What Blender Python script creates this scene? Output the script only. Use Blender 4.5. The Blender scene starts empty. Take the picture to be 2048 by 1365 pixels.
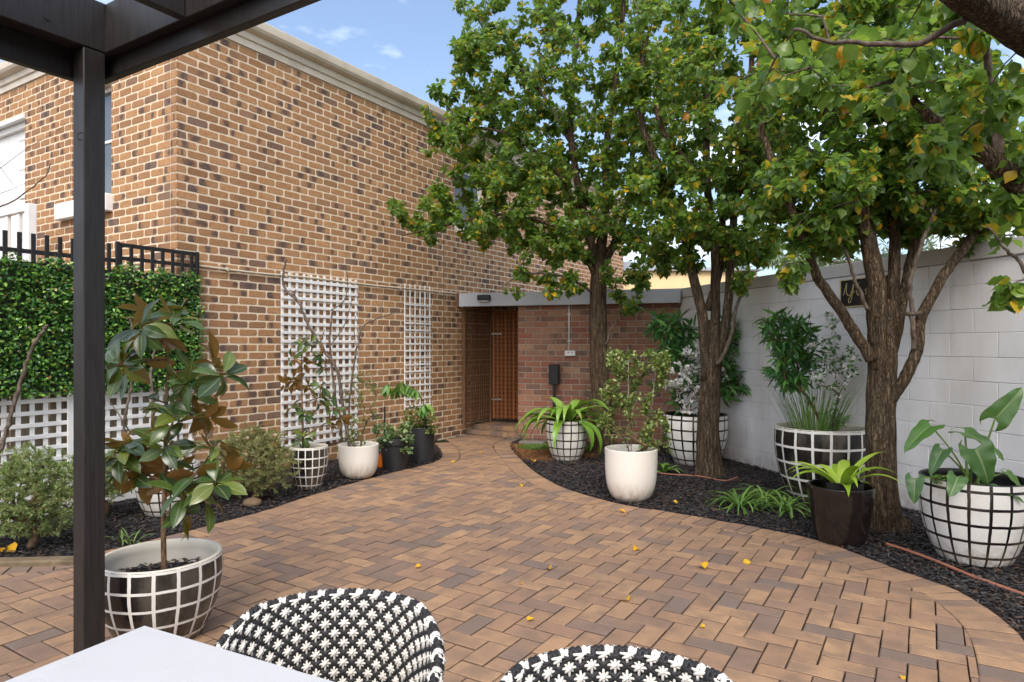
import bpy, math, random
import numpy as np
from mathutils import Vector, Matrix

# ------------------------------------------------------------------ camera, sky, sun
F_PX, CAM_H, HOR = 1330.0, 1.45, 690.0          # focal length in photo pixels, eye height, horizon row
scene = bpy.context.scene
col = scene.collection
cam_d = bpy.data.cameras.new('camera'); cam = bpy.data.objects.new('camera', cam_d); col.objects.link(cam)
cam.location = (0, 0, CAM_H); cam.rotation_euler = (math.radians(90), 0, 0)
cam_d.sensor_width = 36.0; cam_d.lens = F_PX / 2048 * 36.0
cam_d.shift_y = (HOR - 682.5) / 2048; cam_d.clip_start = 0.05; cam_d.clip_end = 600
scene.camera = cam
SUN_EL, SUN_AZ = math.radians(50), math.radians(-176)   # azimuth: angle from +Y towards +X of the direction to the sun
world = bpy.data.worlds.new('World'); scene.world = world; world.use_nodes = True
wn, wl = world.node_tree.nodes, world.node_tree.links
bg = wn['Background']
sky = wn.new('ShaderNodeTexSky'); sky.sky_type = 'NISHITA'; sky.sun_disc = False
sky.sun_elevation = SUN_EL; sky.sun_rotation = SUN_AZ
sky.air_density = 1.0; sky.dust_density = 3.5; sky.ozone_density = 1.0
tc = wn.new('ShaderNodeTexCoord')
mp = wn.new('ShaderNodeMapping'); mp.inputs['Scale'].default_value = (1, 1, 2.6); mp.inputs['Location'].default_value = (2.25, 0.4, -0.08)
nz = wn.new('ShaderNodeTexNoise'); nz.inputs['Scale'].default_value = 2.6; nz.inputs['Detail'].default_value = 7; nz.inputs['Roughness'].default_value = 0.55
rp = wn.new('ShaderNodeValToRGB'); rp.color_ramp.elements[0].position = 0.485; rp.color_ramp.elements[1].position = 0.74
mx = wn.new('ShaderNodeMix'); mx.data_type = 'RGBA'; mx.inputs[7].default_value = (9.0, 9.2, 9.6, 1)
wl.new(tc.outputs['Generated'], mp.inputs['Vector']); wl.new(mp.outputs[0], nz.inputs['Vector'])
wl.new(nz.outputs['Fac'], rp.inputs['Fac']); wl.new(rp.outputs['Color'], mx.inputs[0])
wl.new(sky.outputs['Color'], mx.inputs[6]); wl.new(mx.outputs[2], bg.inputs['Color'])
bg.inputs['Strength'].default_value = 0.15
sun_d = bpy.data.lights.new('sun', 'SUN'); sun = bpy.data.objects.new('sun', sun_d); col.objects.link(sun)
sun_d.energy = 1.15; sun_d.angle = math.radians(25); sun_d.color = (1.0, 0.95, 0.88)
sdir = Vector((math.sin(SUN_AZ) * math.cos(SUN_EL), math.cos(SUN_AZ) * math.cos(SUN_EL), math.sin(SUN_EL)))
sun.rotation_euler = sdir.to_track_quat('Z', 'Y').to_euler(); sun.location = sdir * 60
vs = scene.view_settings
vs.view_transform = 'Standard'; vs.look = 'None'; vs.gamma = 1.0; vs.exposure = 0.98
scene.render.engine = 'CYCLES'
scene.cycles.use_denoising = True
scene.cycles.max_bounces = 6; scene.cycles.diffuse_bounces = 4; scene.cycles.glossy_bounces = 3; scene.cycles.transmission_bounces = 4
scene.cycles.sample_clamp_indirect = 6

random.seed(7); RNG = np.random.default_rng(11)
R = math.radians

# ------------------------------------------------------------------ picture <-> place
def P(px, py, d):            # the point at depth d (metres ahead of the eye) seen at a photo pixel
    return Vector(((px - 1024) / F_PX * d, d, CAM_H - (py - HOR) / F_PX * d))
def G(px, py, z=0.0):        # the ground point seen at a photo pixel
    d = (CAM_H - z) * F_PX / (py - HOR)
    return Vector(((px - 1024) / F_PX * d, d, z))
def pix(p):
    return 1024 + F_PX * p[0] / p[1], HOR - F_PX * (p[2] - CAM_H) / p[1]
HY = R(31.84)                # yaw of the house: local x looks out of the long facade, local y runs along it
HU = Vector((math.sin(HY), math.cos(HY), 0)); HV = Vector((math.cos(HY), -math.sin(HY), 0))
HC = Vector((-3.355, 6.65, 0))
def H(v, u, z=0.0):
    w = HC + HV * v + HU * u; return Vector((w.x, w.y, z))
def toH(p):
    d = Vector((p[0], p[1], 0)) - HC; return d.dot(HV), d.dot(HU)
HM = Matrix.Translation(HC) @ Matrix.Rotation(-HY, 4, 'Z')

# ------------------------------------------------------------------ objects
def empty(name, loc=(0, 0, 0), rz=0.0):
    o = bpy.data.objects.new(name, None); o.empty_display_size = 0.1
    o.location = loc; o.rotation_euler = (0, 0, rz); col.objects.link(o); return o
def tag(o, label=None, cat=None, group=None, kind=None):
    if label: o['label'] = label
    if cat: o['category'] = cat
    if group: o['group'] = group
    if kind: o['kind'] = kind
    return o
def link(name, me, parent=None, M=None):
    o = bpy.data.objects.new(name, me); col.objects.link(o)
    if parent is not None: o.parent = parent
    if M is not None: o.matrix_basis = M
    return o

class T:                      # a template: verts, faces, uv per vertex
    def __init__(s, v, f, uv=None):
        s.v = np.array(v, float); s.f = [tuple(x) for x in f]
        s.uv = np.zeros((len(s.v), 2)) if uv is None else np.array(uv, float)
        s.loops = np.array([i for x in s.f for i in x], np.int32)
        s.tot = np.array([len(x) for x in s.f], np.int32)

def mesh_from(name, v, loops, tot, uv=None, mat=None, smooth=True):
    me = bpy.data.meshes.new(name)
    me.vertices.add(len(v)); me.vertices.foreach_set('co', np.ascontiguousarray(v, np.float32).ravel())
    me.loops.add(len(loops)); me.loops.foreach_set('vertex_index', loops.astype(np.int32))
    me.polygons.add(len(tot))
    st = np.zeros(len(tot), np.int32); st[1:] = np.cumsum(tot)[:-1]
    me.polygons.foreach_set('loop_start', st)
    try: me.polygons.foreach_set('loop_total', tot.astype(np.int32))
    except Exception: pass
    me.polygons.foreach_set('use_smooth', np.full(len(tot), bool(smooth)))
    if uv is not None:
        l = me.uv_layers.new(name='UVMap'); l.data.foreach_set('uv', np.ascontiguousarray(uv[loops], np.float32).ravel())
    me.update(calc_edges=True); me.validate()
    if mat is not None: me.materials.append(mat)
    return me
def tmesh(name, t, mat, smooth=True): return mesh_from(name, t.v, t.loops, t.tot, t.uv, mat, smooth)

def join(name, temps, idx, mats, mat, smooth=True):
    """one mesh made of many placed templates; mats: (N,4,4)"""
    V, Lp, Tt, U = [], [], [], []; off = 0
    mats = np.asarray(mats, float); idx = np.asarray(idx)
    for k, t in enumerate(temps):
        m = mats[idx == k]
        if len(m) == 0: continue
        n = len(t.v)
        v = np.einsum('nij,kj->nki', m[:, :3, :3], t.v) + m[:, None, :3, 3]
        V.append(v.reshape(-1, 3))
        Lp.append((t.loops[None, :] + (np.arange(len(m)) * n)[:, None] + off).ravel())
        Tt.append(np.tile(t.tot, len(m))); U.append(np.tile(t.uv, (len(m), 1))); off += n * len(m)
    return mesh_from(name, np.concatenate(V), np.concatenate(Lp), np.concatenate(Tt), np.concatenate(U), mat, smooth)

class MB:                     # collects plain shapes for ONE part
    def __init__(s): s.v, s.f, s.uv, s.n = [], [], [], 0
    def add(s, v, f, uv=None):
        v = np.array(v, float); s.v.append(v); s.uv.append(np.zeros((len(v), 2)) if uv is None else np.array(uv, float))
        s.f += [tuple(i + s.n for i in x) for x in f]; s.n += len(v); return s
    def t(s): return T(np.concatenate(s.v), s.f, np.concatenate(s.uv))
    def box(s, lo, hi, bev=0.0, M=None):
        x0, y0, z0 = lo; x1, y1, z1 = hi; b = min(bev, (x1 - x0) / 2.1, (y1 - y0) / 2.1, (z1 - z0) / 2.1)
        if b <= 0:
            v = [(x, y, z) for z in (z0, z1) for y in (y0, y1) for x in (x0, x1)]
            f = [(0, 2, 3, 1), (4, 5, 7, 6), (0, 1, 5, 4), (2, 6, 7, 3), (0, 4, 6, 2), (1, 3, 7, 5)]
        else:
            v, f = [], []; X, Y, Z = (x0, x1), (y0, y1), (z0, z1)
            def idx(i, j, k, a): return ((i * 2 + j) * 2 + k) * 3 + a
            for i in (0, 1):
                for j in (0, 1):
                    for k in (0, 1):
                        sx, sy, sz = (b if i == 0 else -b), (b if j == 0 else -b), (b if k == 0 else -b)
                        v += [(X[i], Y[j] + sy, Z[k] + sz), (X[i] + sx, Y[j], Z[k] + sz), (X[i] + sx, Y[j] + sy, Z[k])]
            for i in (0, 1):
                q = [idx(i, 0, 0, 0), idx(i, 1, 0, 0), idx(i, 1, 1, 0), idx(i, 0, 1, 0)]; f.append(q if i else q[::-1])
                q = [idx(0, i, 0, 1), idx(0, i, 1, 1), idx(1, i, 1, 1), idx(1, i, 0, 1)]; f.append(q if i else q[::-1])
                q = [idx(0, 0, i, 2), idx(1, 0, i, 2), idx(1, 1, i, 2), idx(0, 1, i, 2)]; f.append(q if i else q[::-1])
            for i in (0, 1):
                for j in (0, 1):
                    q = [idx(i, j, 0, 0), idx(i, j, 1, 0), idx(i, j, 1, 1), idx(i, j, 0, 1)]; f.append(q if (i ^ j) else q[::-1])
                    q = [idx(i, 0, j, 0), idx(i, 0, j, 2), idx(i, 1, j, 2), idx(i, 1, j, 0)]; f.append(q if (i ^ j) else q[::-1])
                    q = [idx(0, i, j, 1), idx(0, i, j, 2), idx(1, i, j, 2), idx(1, i, j, 1)]; f.append(q if not (i ^ j) else q[::-1])
                    for k in (0, 1):
                        q = [idx(i, j, k, 0), idx(i, j, k, 1), idx(i, j, k, 2)]; f.append(q if (i ^ j ^ k) else q[::-1])
        v = np.array(v, float)
        if M is not None:
            M = np.array(M); v = v @ M[:3, :3].T + M[:3, 3]
        return s.add(v, f)
    def tube(s, pts, rad, sides=8, cap=True, fn=None):
        pts = np.array([tuple(p) for p in pts], float); n = len(pts)
        rad = np.full(n, rad) if np.isscalar(rad) else np.array(rad, float)
        tg = np.gradient(pts, axis=0); tg /= np.linalg.norm(tg, axis=1)[:, None] + 1e-9
        a = np.array([0, 0, 1.0]) if abs(tg[0][2]) < 0.9 else np.array([1.0, 0, 0])
        nx = np.cross(a, tg[0]); nx /= np.linalg.norm(nx)
        V = []; th = np.linspace(0, 2 * math.pi, sides, endpoint=False)
        for i in range(n):
            nx = nx - tg[i] * nx.dot(tg[i]); nx /= np.linalg.norm(nx) + 1e-9; ny = np.cross(tg[i], nx)
            r = rad[i] if fn is None else rad[i] * fn(i, n, th)
            r = np.broadcast_to(r, th.shape)
            V.append(pts[i] + (np.cos(th) * r)[:, None] * nx + (np.sin(th) * r)[:, None] * ny)
        f = []
        for i in range(n - 1):
            for j in range(sides):
                k = (j + 1) % sides
                f.append((i * sides + j, i * sides + k, (i + 1) * sides + k, (i + 1) * sides + j))
        if cap: f += [tuple(range(sides))[::-1], tuple((n - 1) * sides + j for j in range(sides))]
        return s.add(np.concatenate(V), f)
    def lathe(s, prof, seg=48, c=(0, 0, 0)):
        v, f = [], []; n = len(prof)
        for i in range(seg):
            a = 2 * math.pi * i / seg
            v += [(c[0] + r * math.cos(a), c[1] + r * math.sin(a), c[2] + z) for r, z in prof]
        for i in range(seg):
            j = (i + 1) % seg
            f += [(i * n + k, j * n + k, j * n + k + 1, i * n + k + 1) for k in range(n - 1)]
        return s.add(v, f)
    def prism(s, poly, axis_pts):     # a 2D outline (list of (a,z)) swept between two frames given as functions
        n = len(poly); v = [axis_pts[0](a, z) for a, z in poly] + [axis_pts[1](a, z) for a, z in poly]
        f = [(i, (i + 1) % n, n + (i + 1) % n, n + i) for i in range(n)] + [tuple(range(n))[::-1], tuple(range(n, 2 * n))]
        return s.add([tuple(x) for x in v], f)
    def build(s, name, mat, parent=None, smooth=False, M=None):
        t = s.t(); return link(name, tmesh(name, t, mat, smooth), parent, M)

def look(d, up=(0, 0, 1), roll=0.0):   # (N,3) directions -> rotations whose local y is d, local z near up
    d = np.asarray(d, float); d = d / (np.linalg.norm(d, axis=1)[:, None] + 1e-9)
    u = np.broadcast_to(np.asarray(up, float), d.shape)
    x = np.cross(d, u); bad = np.linalg.norm(x, axis=1) < 1e-4; x[bad] = (1, 0, 0)
    x /= np.linalg.norm(x, axis=1)[:, None]; z = np.cross(x, d)
    c, s_ = np.cos(roll), np.sin(roll)
    c = np.broadcast_to(c, (len(d),))[:, None]; s_ = np.broadcast_to(s_, (len(d),))[:, None]
    x2 = x * c + z * s_; z2 = -x * s_ + z * c
    return np.stack([x2, d, z2], axis=2)
def mats4(rot, loc, sc):
    n = len(loc); M = np.zeros((n, 4, 4)); sc = np.asarray(sc, float)
    sc = np.repeat(sc[:, None], 3, 1) if sc.ndim == 1 else sc
    M[:, :3, :3] = rot * sc[:, None, :]; M[:, :3, 3] = loc; M[:, 3, 3] = 1; return M
def catmull(pts, n):
    pts = [np.array(tuple(p), float) for p in pts]; out = []
    for i in range(len(pts) - 1):
        p0 = pts[max(i - 1, 0)]; p1, p2 = pts[i], pts[i + 1]; p3 = pts[min(i + 2, len(pts) - 1)]
        for k in range(n):
            t = k / n
            out.append(0.5 * ((2 * p1) + (-p0 + p2) * t + (2 * p0 - 5 * p1 + 4 * p2 - p3) * t * t + (-p0 + 3 * p1 - 3 * p2 + p3) * t ** 3))
    out.append(pts[-1]); return np.array(out)

# ------------------------------------------------------------------ materials
class NT:
    def __init__(s, name):
        s.m = bpy.data.materials.new(name); s.m.use_nodes = True
        s.n, s.l = s.m.node_tree.nodes, s.m.node_tree.links; s.b = s.n['Principled BSDF']; s.out = s.n['Material Output']
    def new(s, typ, **kw):
        x = s.n.new('ShaderNode' + typ)
        for k, v in kw.items():
            if k.startswith('_'): setattr(x, k[1:], v)
            else: x.inputs[k].default_value = v
        return x
    def ln(s, a, b): s.l.new(a, b); return s
    def math(s, op, a, b=None, c=None):
        x = s.n.new('ShaderNodeMath'); x.operation = op
        for i, q in enumerate((a, b, c)):
            if q is None: continue
            if isinstance(q, (int, float)): x.inputs[i].default_value = q
            else: s.l.new(q, x.inputs[i])
        return x.outputs[0]
    def mix(s, fac, a, b, mode='MIX'):
        x = s.n.new('ShaderNodeMix'); x.data_type = 'RGBA'; x.blend_type = mode
        for i, q in ((0, fac), (6, a), (7, b)):
            if isinstance(q, (int, float)): x.inputs[i].default_value = q
            elif isinstance(q, tuple): x.inputs[i].default_value = q if len(q) == 4 else q + (1,)
            else: s.l.new(q, x.inputs[i])
        return x.outputs[2]
    def ramp(s, fac, stops, interp='LINEAR'):
        x = s.n.new('ShaderNodeValToRGB'); cr = x.color_ramp; cr.interpolation = interp
        while len(cr.elements) < len(stops): cr.elements.new(0.5)
        for e, (p, c) in zip(cr.elements, stops):
            e.position = p; e.color = (c, c, c, 1) if isinstance(c, (int, float)) else (c if len(c) == 4 else tuple(c) + (1,))
        s.l.new(fac, x.inputs[0]); return x.outputs[0]
    def noise(s, scale, detail=4, rough=0.55, vec=None, sc=None, w=None):
        x = s.n.new('ShaderNodeTexNoise'); x.inputs['Scale'].default_value = scale; x.inputs['Detail'].default_value = detail; x.inputs['Roughness'].default_value = rough
        v = vec if vec is not None else s.obj()
        if sc is not None:
            m = s.n.new('ShaderNodeMapping'); m.inputs['Scale'].default_value = sc; s.l.new(v, m.inputs['Vector']); v = m.outputs[0]
        if w is not None:
            x.noise_dimensions = '4D'; s.l.new(w, x.inputs['W'])
        s.l.new(v, x.inputs['Vector']); return x.outputs['Fac']
    def obj(s):
        if not hasattr(s, '_tc'): s._tc = s.n.new('ShaderNodeTexCoord')
        return s._tc.outputs['Object']
    def uv(s):
        s.obj(); return s._tc.outputs['UV']
    def pos(s):
        if not hasattr(s, '_g'): s._g = s.n.new('ShaderNodeNewGeometry')
        return s._g.outputs['Position']
    def rnd(s):                # a number for each piece, whether it is an object or one island of a joined mesh
        s.pos(); oi = s.n.new('ShaderNodeObjectInfo')
        a = s.math('MULTIPLY', oi.outputs['Random'], 7.31); b = s.math('ADD', s._g.outputs['Random Per Island'], a)
        return s.math('FRACT', b)
    def rnd2(s, r, k=17.3): return s.math('FRACT', s.math('MULTIPLY', r, k))
    def sep(s, v):
        x = s.n.new('ShaderNodeSeparateXYZ'); s.l.new(v, x.inputs[0]); return x.outputs
    def bump(s, h, strength=0.5, dist=0.01, normal=None):
        x = s.n.new('ShaderNodeBump'); x.inputs['Strength'].default_value = strength; x.inputs['Distance'].default_value = dist
        s.l.new(h, x.inputs['Height'])
        s.l.new(x.outputs[0], s.b.inputs['Normal']); return x.outputs[0]
    def set(s, color=None, rough=None, spec=None, metal=None):
        for k, q in (('Base Color', color), ('Roughness', rough), ('Specular IOR Level', spec), ('Metallic', metal)):
            if q is None: continue
            if isinstance(q, tuple): s.b.inputs[k].default_value = q if len(q) == 4 else q + (1,)
            elif isinstance(q, (int, float)): s.b.inputs[k].default_value = q
            else: s.l.new(q, s.b.inputs[k])
        return s

def srgb(r, g, b):
    f = lambda c: (c / 255 / 12.92) if c / 255 <= 0.04045 else ((c / 255 + 0.055) / 1.055) ** 2.4
    return (f(r), f(g), f(b))

def m_plain(name, c, rough=0.5, var=0.12, scale=6.0, bump=0.0, bscale=60, spec=0.4, dirt=None):
    m = NT(name); n = m.noise(scale, 5)
    lo = tuple(x * (1 - var) for x in c); hi = tuple(min(1, x * (1 + var)) for x in c)
    cc = m.ramp(n, [(0.3, lo), (0.7, hi)])
    if dirt: cc = m.mix(m.ramp(m.noise(dirt[1], 6), [(0.52, 0.0), (0.75, dirt[2])]), cc, dirt[0])
    m.set(cc, m.ramp(m.noise(scale * 3, 3), [(0.3, max(0.02, rough - 0.08)), (0.7, min(1, rough + 0.08))]), spec)
    if bump: m.bump(m.noise(bscale, 4), bump, 0.005)
    return m.m

def m_brick(name, base_stops, spot, red, spotamt=0.35):
    m = NT(name); r = m.rnd(); r2 = m.rnd2(r); r3 = m.rnd2(r, 53.7); r4 = m.rnd2(r, 91.1)
    base = m.ramp(r, base_stops)
    uv = m.sep(m.uv()); off = m.math('MULTIPLY', r2, 40.0)
    n1 = m.noise(26, 5, 0.6, m.pos(), None, off); n2 = m.noise(90, 3, 0.6, m.pos()); n3 = m.noise(9, 3, 0.5, m.pos(), None, off)
    c = m.mix(m.ramp(n1, [(0.45, 0.0), (0.72, 0.65)]), base, red)
    # kiln flash: a dark patch near the middle of some bricks, bands across others
    cx = m.math('SUBTRACT', uv[0], m.math('MULTIPLY_ADD', r3, 0.9, -0.45)); cx = m.math('MULTIPLY', cx, m.math('MULTIPLY_ADD', r2, 2.6, 1.2))
    cz = m.math('MULTIPLY', uv[1], m.math('MULTIPLY_ADD', r3, 1.0, 0.1))
    d = m.math('SQRT', m.math('ADD', m.math('POWER', cx, 2.0), m.math('POWER', cz, 2.0)))
    d = m.math('ADD', d, m.math('MULTIPLY_ADD', n1, 1.5, -0.75))
    sp = m.ramp(d, [(0.20, 1.0), (0.60, 0.0)])
    on = m.ramp(r4, [(1 - spotamt - 0.02, 0.0), (1 - spotamt + 0.04, 1.0)])
    c = m.mix(m.math('MULTIPLY', m.math('MULTIPLY', sp, on), 0.86), c, spot)
    r5 = m.rnd2(r, 137.9); c = m.mix(m.ramp(r5, [(0.91, 0.0), (0.94, 0.6)]), c, tuple(x * 1.3 for x in spot))
    c = m.mix(m.ramp(m.rnd2(r, 71.3), [(0.0, 0.0), (1.0, 0.42)]), c, (0.58, 0.54, 0.5), 'MULTIPLY')
    bands = m.ramp(m.noise(7, 3, 0.5, m.uv(), (5, .4, 1), off), [(0.52, 0.0), (0.68, 0.6)]); c = m.mix(bands, c, red)
    c = m.mix(m.ramp(m.noise(.55, 5, .6, m.pos(), (1, 1, .45)), [(.42, 0.0), (.7, .38)]), c, (.62, .58, .54), 'MULTIPLY'); c = m.mix(m.ramp(m.sep(m.pos())[2], [(0.0, .45), (.12, 0.0)]), c, (.5, .44, .4), 'MULTIPLY')
    c = m.mix(m.ramp(m.noise(210, 2, .6, m.pos()), [(.55, 0.0), (.7, .3)]), c, (.92, .8, .62))
    pits = m.ramp(m.noise(120, 2, 0.5, m.pos()), [(0.66, 0.0), (0.74, 0.75)])
    c = m.mix(pits, c, tuple(x * 0.22 for x in spot))
    c = m.mix(m.math('MULTIPLY', n2, 0.35), c, (0.9, 0.8, 0.7), 'MULTIPLY')
    m.set(c, 0.88, 0.2)
    m.bump(m.math('ADD', m.math('MULTIPLY', n2, 0.6), m.math('SUBTRACT', n3, pits)), 0.55, 0.006)
    return m.m

M = {}
M['brick'] = m_brick('house_brick', [(0.0, srgb(149, 115, 82)), (0.3, srgb(173, 134, 94)), (0.6, srgb(187, 146, 103)), (0.85, srgb(168, 129, 95)), (1.0, srgb(148, 114, 84))],
                     srgb(60, 60, 70), srgb(148, 98, 62), 0.40)
M['brick_old'] = m_brick('shed_brick', [(0.0, srgb(150, 92, 76)), (0.25, srgb(170, 128, 102)), (0.45, srgb(140, 82, 74)), (0.7, srgb(178, 142, 114)), (0.85, srgb(126, 96, 84)), (1.0, srgb(164, 112, 88))],
                     srgb(92, 84, 82), srgb(146, 104, 86), 0.2)
def m_mortar(name, c):
    m = NT(name); n = m.noise(50, 5, 0.6, m.pos())
    m.set(m.ramp(n, [(0.3, tuple(x * 0.82 for x in c)), (0.7, c)]), 0.95, 0.1); m.bump(m.noise(160, 4, 0.6, m.pos()), 0.5, 0.004); return m.m
M['mortar'] = m_mortar('mortar', srgb(226, 208, 182)); M['mortar_old'] = m_mortar('old_mortar', srgb(174, 162, 150))

def m_paver():
    m = NT('clay_paver'); r = m.rnd(); r2 = m.rnd2(r); off = m.math('MULTIPLY', r2, 30.0)
    base = m.ramp(r, [(0.0, srgb(155, 124, 99)), (0.22, srgb(166, 133, 104)), (0.5, srgb(175, 142, 110)), (0.66, srgb(152, 121, 100)), (0.84, srgb(137, 114, 100)), (0.96, srgb(119, 107, 100)), (1.0, srgb(148, 119, 98))])
    n1 = m.noise(7.5, 4, 0.55, m.pos(), None, off); n2 = m.noise(70, 4, 0.65, m.pos())
    c = m.mix(m.ramp(n1, [(0.42, 0.0), (0.62, 0.6)]), base, srgb(116, 100, 88))
    c = m.mix(m.ramp(m.noise(4.0, 3, 0.5, m.pos(), None, m.math('ADD', off, 5.0)), [(0.55, 0.0), (0.75, 0.5)]), c, srgb(170, 134, 100))
    pits = m.ramp(m.noise(130, 2, 0.5, m.pos()), [(0.68, 0.0), (0.75, 0.8)])
    c = m.mix(pits, c, srgb(50, 42, 38))
    c = m.mix(m.ramp(m.noise(0.9, 5, 0.6, m.pos()), [(0.35, 0.3), (0.6, 0.0)]), c, srgb(122, 100, 82))
    c = m.mix(m.math('MULTIPLY', n2, 0.4), c, (0.8, 0.74, 0.7), 'MULTIPLY')
    e = m.math('ADD', m.sep(m.uv())[0], m.math('MULTIPLY_ADD', m.noise(40, 4, .6, m.pos()), 1.0, -.5)); c = m.mix(m.ramp(e, [(.45, 0.0), (1.05, .68)]), c, srgb(68, 58, 50))
    c = m.mix(m.ramp(m.noise(260, 2, .7, m.pos()), [(.35, .35), (.5, 0.0)]), c, srgb(84, 68, 58))
    m.set(c, m.ramp(n2, [(0.3, 0.62), (0.7, 0.85)]), 0.3)
    m.bump(m.math('SUBTRACT', m.math('MULTIPLY', n2, 0.5), pits), 0.45, 0.004); return m.m
M['paver'] = m_paver()
M['sand'] = m_plain('joint_sand', srgb(44, 38, 32), 0.95, 0.3, 8, 0.4, 60, .1, (srgb(58, 66, 34), 1.2, .6))
M['soil'] = m_plain('soil', srgb(74, 54, 42), 0.95, 0.35, 5, 0.8, 40, 0.1)
M['litter'] = m_plain('brown_litter', srgb(112, 78, 54), 0.95, 0.4, 14, 0.9, 60, 0.1)
M['grass'] = m_plain('grass_blade', srgb(86, 112, 52), 0.7, 0.3, 20)
M['white'] = m_plain('white_paint', srgb(226, 226, 224), 0.5, 0.05, 5, 0.05, 40, 0.3, (srgb(176, 170, 160), 3.0, 0.3))
M['trim'] = m_plain('cream_trim', srgb(208, 198, 180), 0.45, 0.06, 4, 0, 40, 0.4, (srgb(150, 138, 120), 2.2, 0.5))
M['black'] = m_plain('black_paint', srgb(33, 31, 32), 0.5, 0.2, 9, 0.15, 50, 0.35)
def m_stain():
    m = NT('black_stained_timber'); n = m.noise(6, 6, 0.6, None, (14, 14, 0.9)); n2 = m.noise(3, 3)
    m.set(m.ramp(n, [(0.3, srgb(22, 20, 20)), (0.7, srgb(44, 40, 38))]), m.ramp(n2, [(0.3, 0.38), (0.7, 0.58)]), 0.4); m.bump(n, 0.25, 0.003); return m.m
M['stain'] = m_stain()
def m_wood(name, a, b, sc=(16, 16, 1.2), rough=0.7):
    m = NT(name); r = m.rnd(); n = m.noise(5, 6, 0.6, None, sc)
    c = m.ramp(n, [(0.28, a), (0.72, b)]); c = m.mix(m.math('MULTIPLY', r, 0.45), c, tuple(x * 0.55 for x in a))
    m.set(c, rough, 0.25); m.bump(n, 0.3, 0.003); return m.m
M['screen'] = m_wood('weathered_timber', srgb(86, 62, 44), srgb(132, 98, 70)); M['gate'] = m_wood('orange_timber', srgb(120, 72, 40), srgb(160, 104, 62))
def m_block():
    m = NT('painted_block'); r = m.rnd(); p = m.pos()
    c = m.ramp(r, [(0, srgb(230, 230, 232)), (0.5, srgb(234, 234, 236)), (1, srgb(226, 226, 228))])
    n = m.noise(1.4, 5, 0.6, p, (1, 1, 0.5)); c = m.mix(m.ramp(n, [(0.46, 0.0), (0.74, 0.42)]), c, srgb(178, 172, 166)); c = m.mix(m.ramp(m.noise(9, 5, .6, p, (1, 1, .12)), [(.56, 0.0), (.74, .3)]), c, srgb(168, 158, 148))
    z = m.sep(p)[2]; c = m.mix(m.math('MULTIPLY', m.ramp(z, [(0.02, 1.0), (0.22, 0.0)]), m.ramp(m.noise(7, 5, 0.6, p), [(0.35, 0.0), (0.7, 0.8)])), c, srgb(148, 130, 112))
    m.set(c, 0.72, 0.25); m.bump(m.noise(55, 4, 0.6, p), 0.22, 0.004); return m.m
M['block'] = m_block(); M['blockjoint'] = m_plain('painted_joint', srgb(196, 197, 202), 0.8, 0.05)
M['coping'] = m_plain('coping_paint', srgb(200, 198, 196), 0.7, 0.06, 4, 0.1)
M['fascia'] = m_plain('grey_fascia', srgb(176, 180, 188), 0.5, 0.04, 4)
def m_glass(name, c):
    m = NT(name); m.set(c, 0.04, 0.8); return m.m
M['glass'] = m_glass('window_glass', (0.10, 0.115, 0.13)); M['curtain'] = m_plain('white_curtain', srgb(222, 224, 226), 0.8, 0.05)
M['metal'] = m_plain('galvanised_metal', srgb(150, 148, 144), 0.4, 0.1, 12); M['pipe'] = m_plain('painted_pipe', srgb(190, 180, 160), 0.4, 0.08, 8)
M['metal'].node_tree.nodes['Principled BSDF'].inputs['Metallic'].default_value = 0.6
M['plastic'] = m_plain('black_plastic', srgb(28, 28, 30), 0.42, 0.15, 9, 0.05); M['hose'] = m_plain('terracotta_hose', srgb(150, 98, 78), 0.6, 0.15, 10)
M['table'] = m_plain('white_table', srgb(186, 188, 191), 0.3, 0.03, 2.5, 0, 40, 0.4, (srgb(182, 180, 176), 9, .35)); M['cream_render'] = m_plain('cream_render', srgb(232, 206, 160), 0.85, 0.06, 3, 0.2, 40, 0.2)
M['roof'] = m_plain('roof_tile', srgb(120, 84, 66), 0.8, 0.2, 4, 0.3); M['corrugated'] = m_plain('grey_iron', srgb(160, 168, 176), 0.4, 0.08)
def m_mulch():
    m = NT('black_mulch'); r = m.rnd(); c = m.ramp(r, [(0, srgb(26, 25, 27)), (0.55, srgb(46, 44, 46)), (0.82, srgb(64, 60, 60)), (0.9, srgb(72, 52, 38)), (1, srgb(92, 68, 50))])
    m.set(c, 0.5, 0.45); m.bump(m.noise(120, 3), 0.5, 0.003); return m.m
M['mulch'] = m_mulch(); M['mulchbed'] = m_plain('mulch_bed', srgb(38, 34, 34), 0.95, 0.4, 12, 1.0, 50, 0.1)
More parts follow.
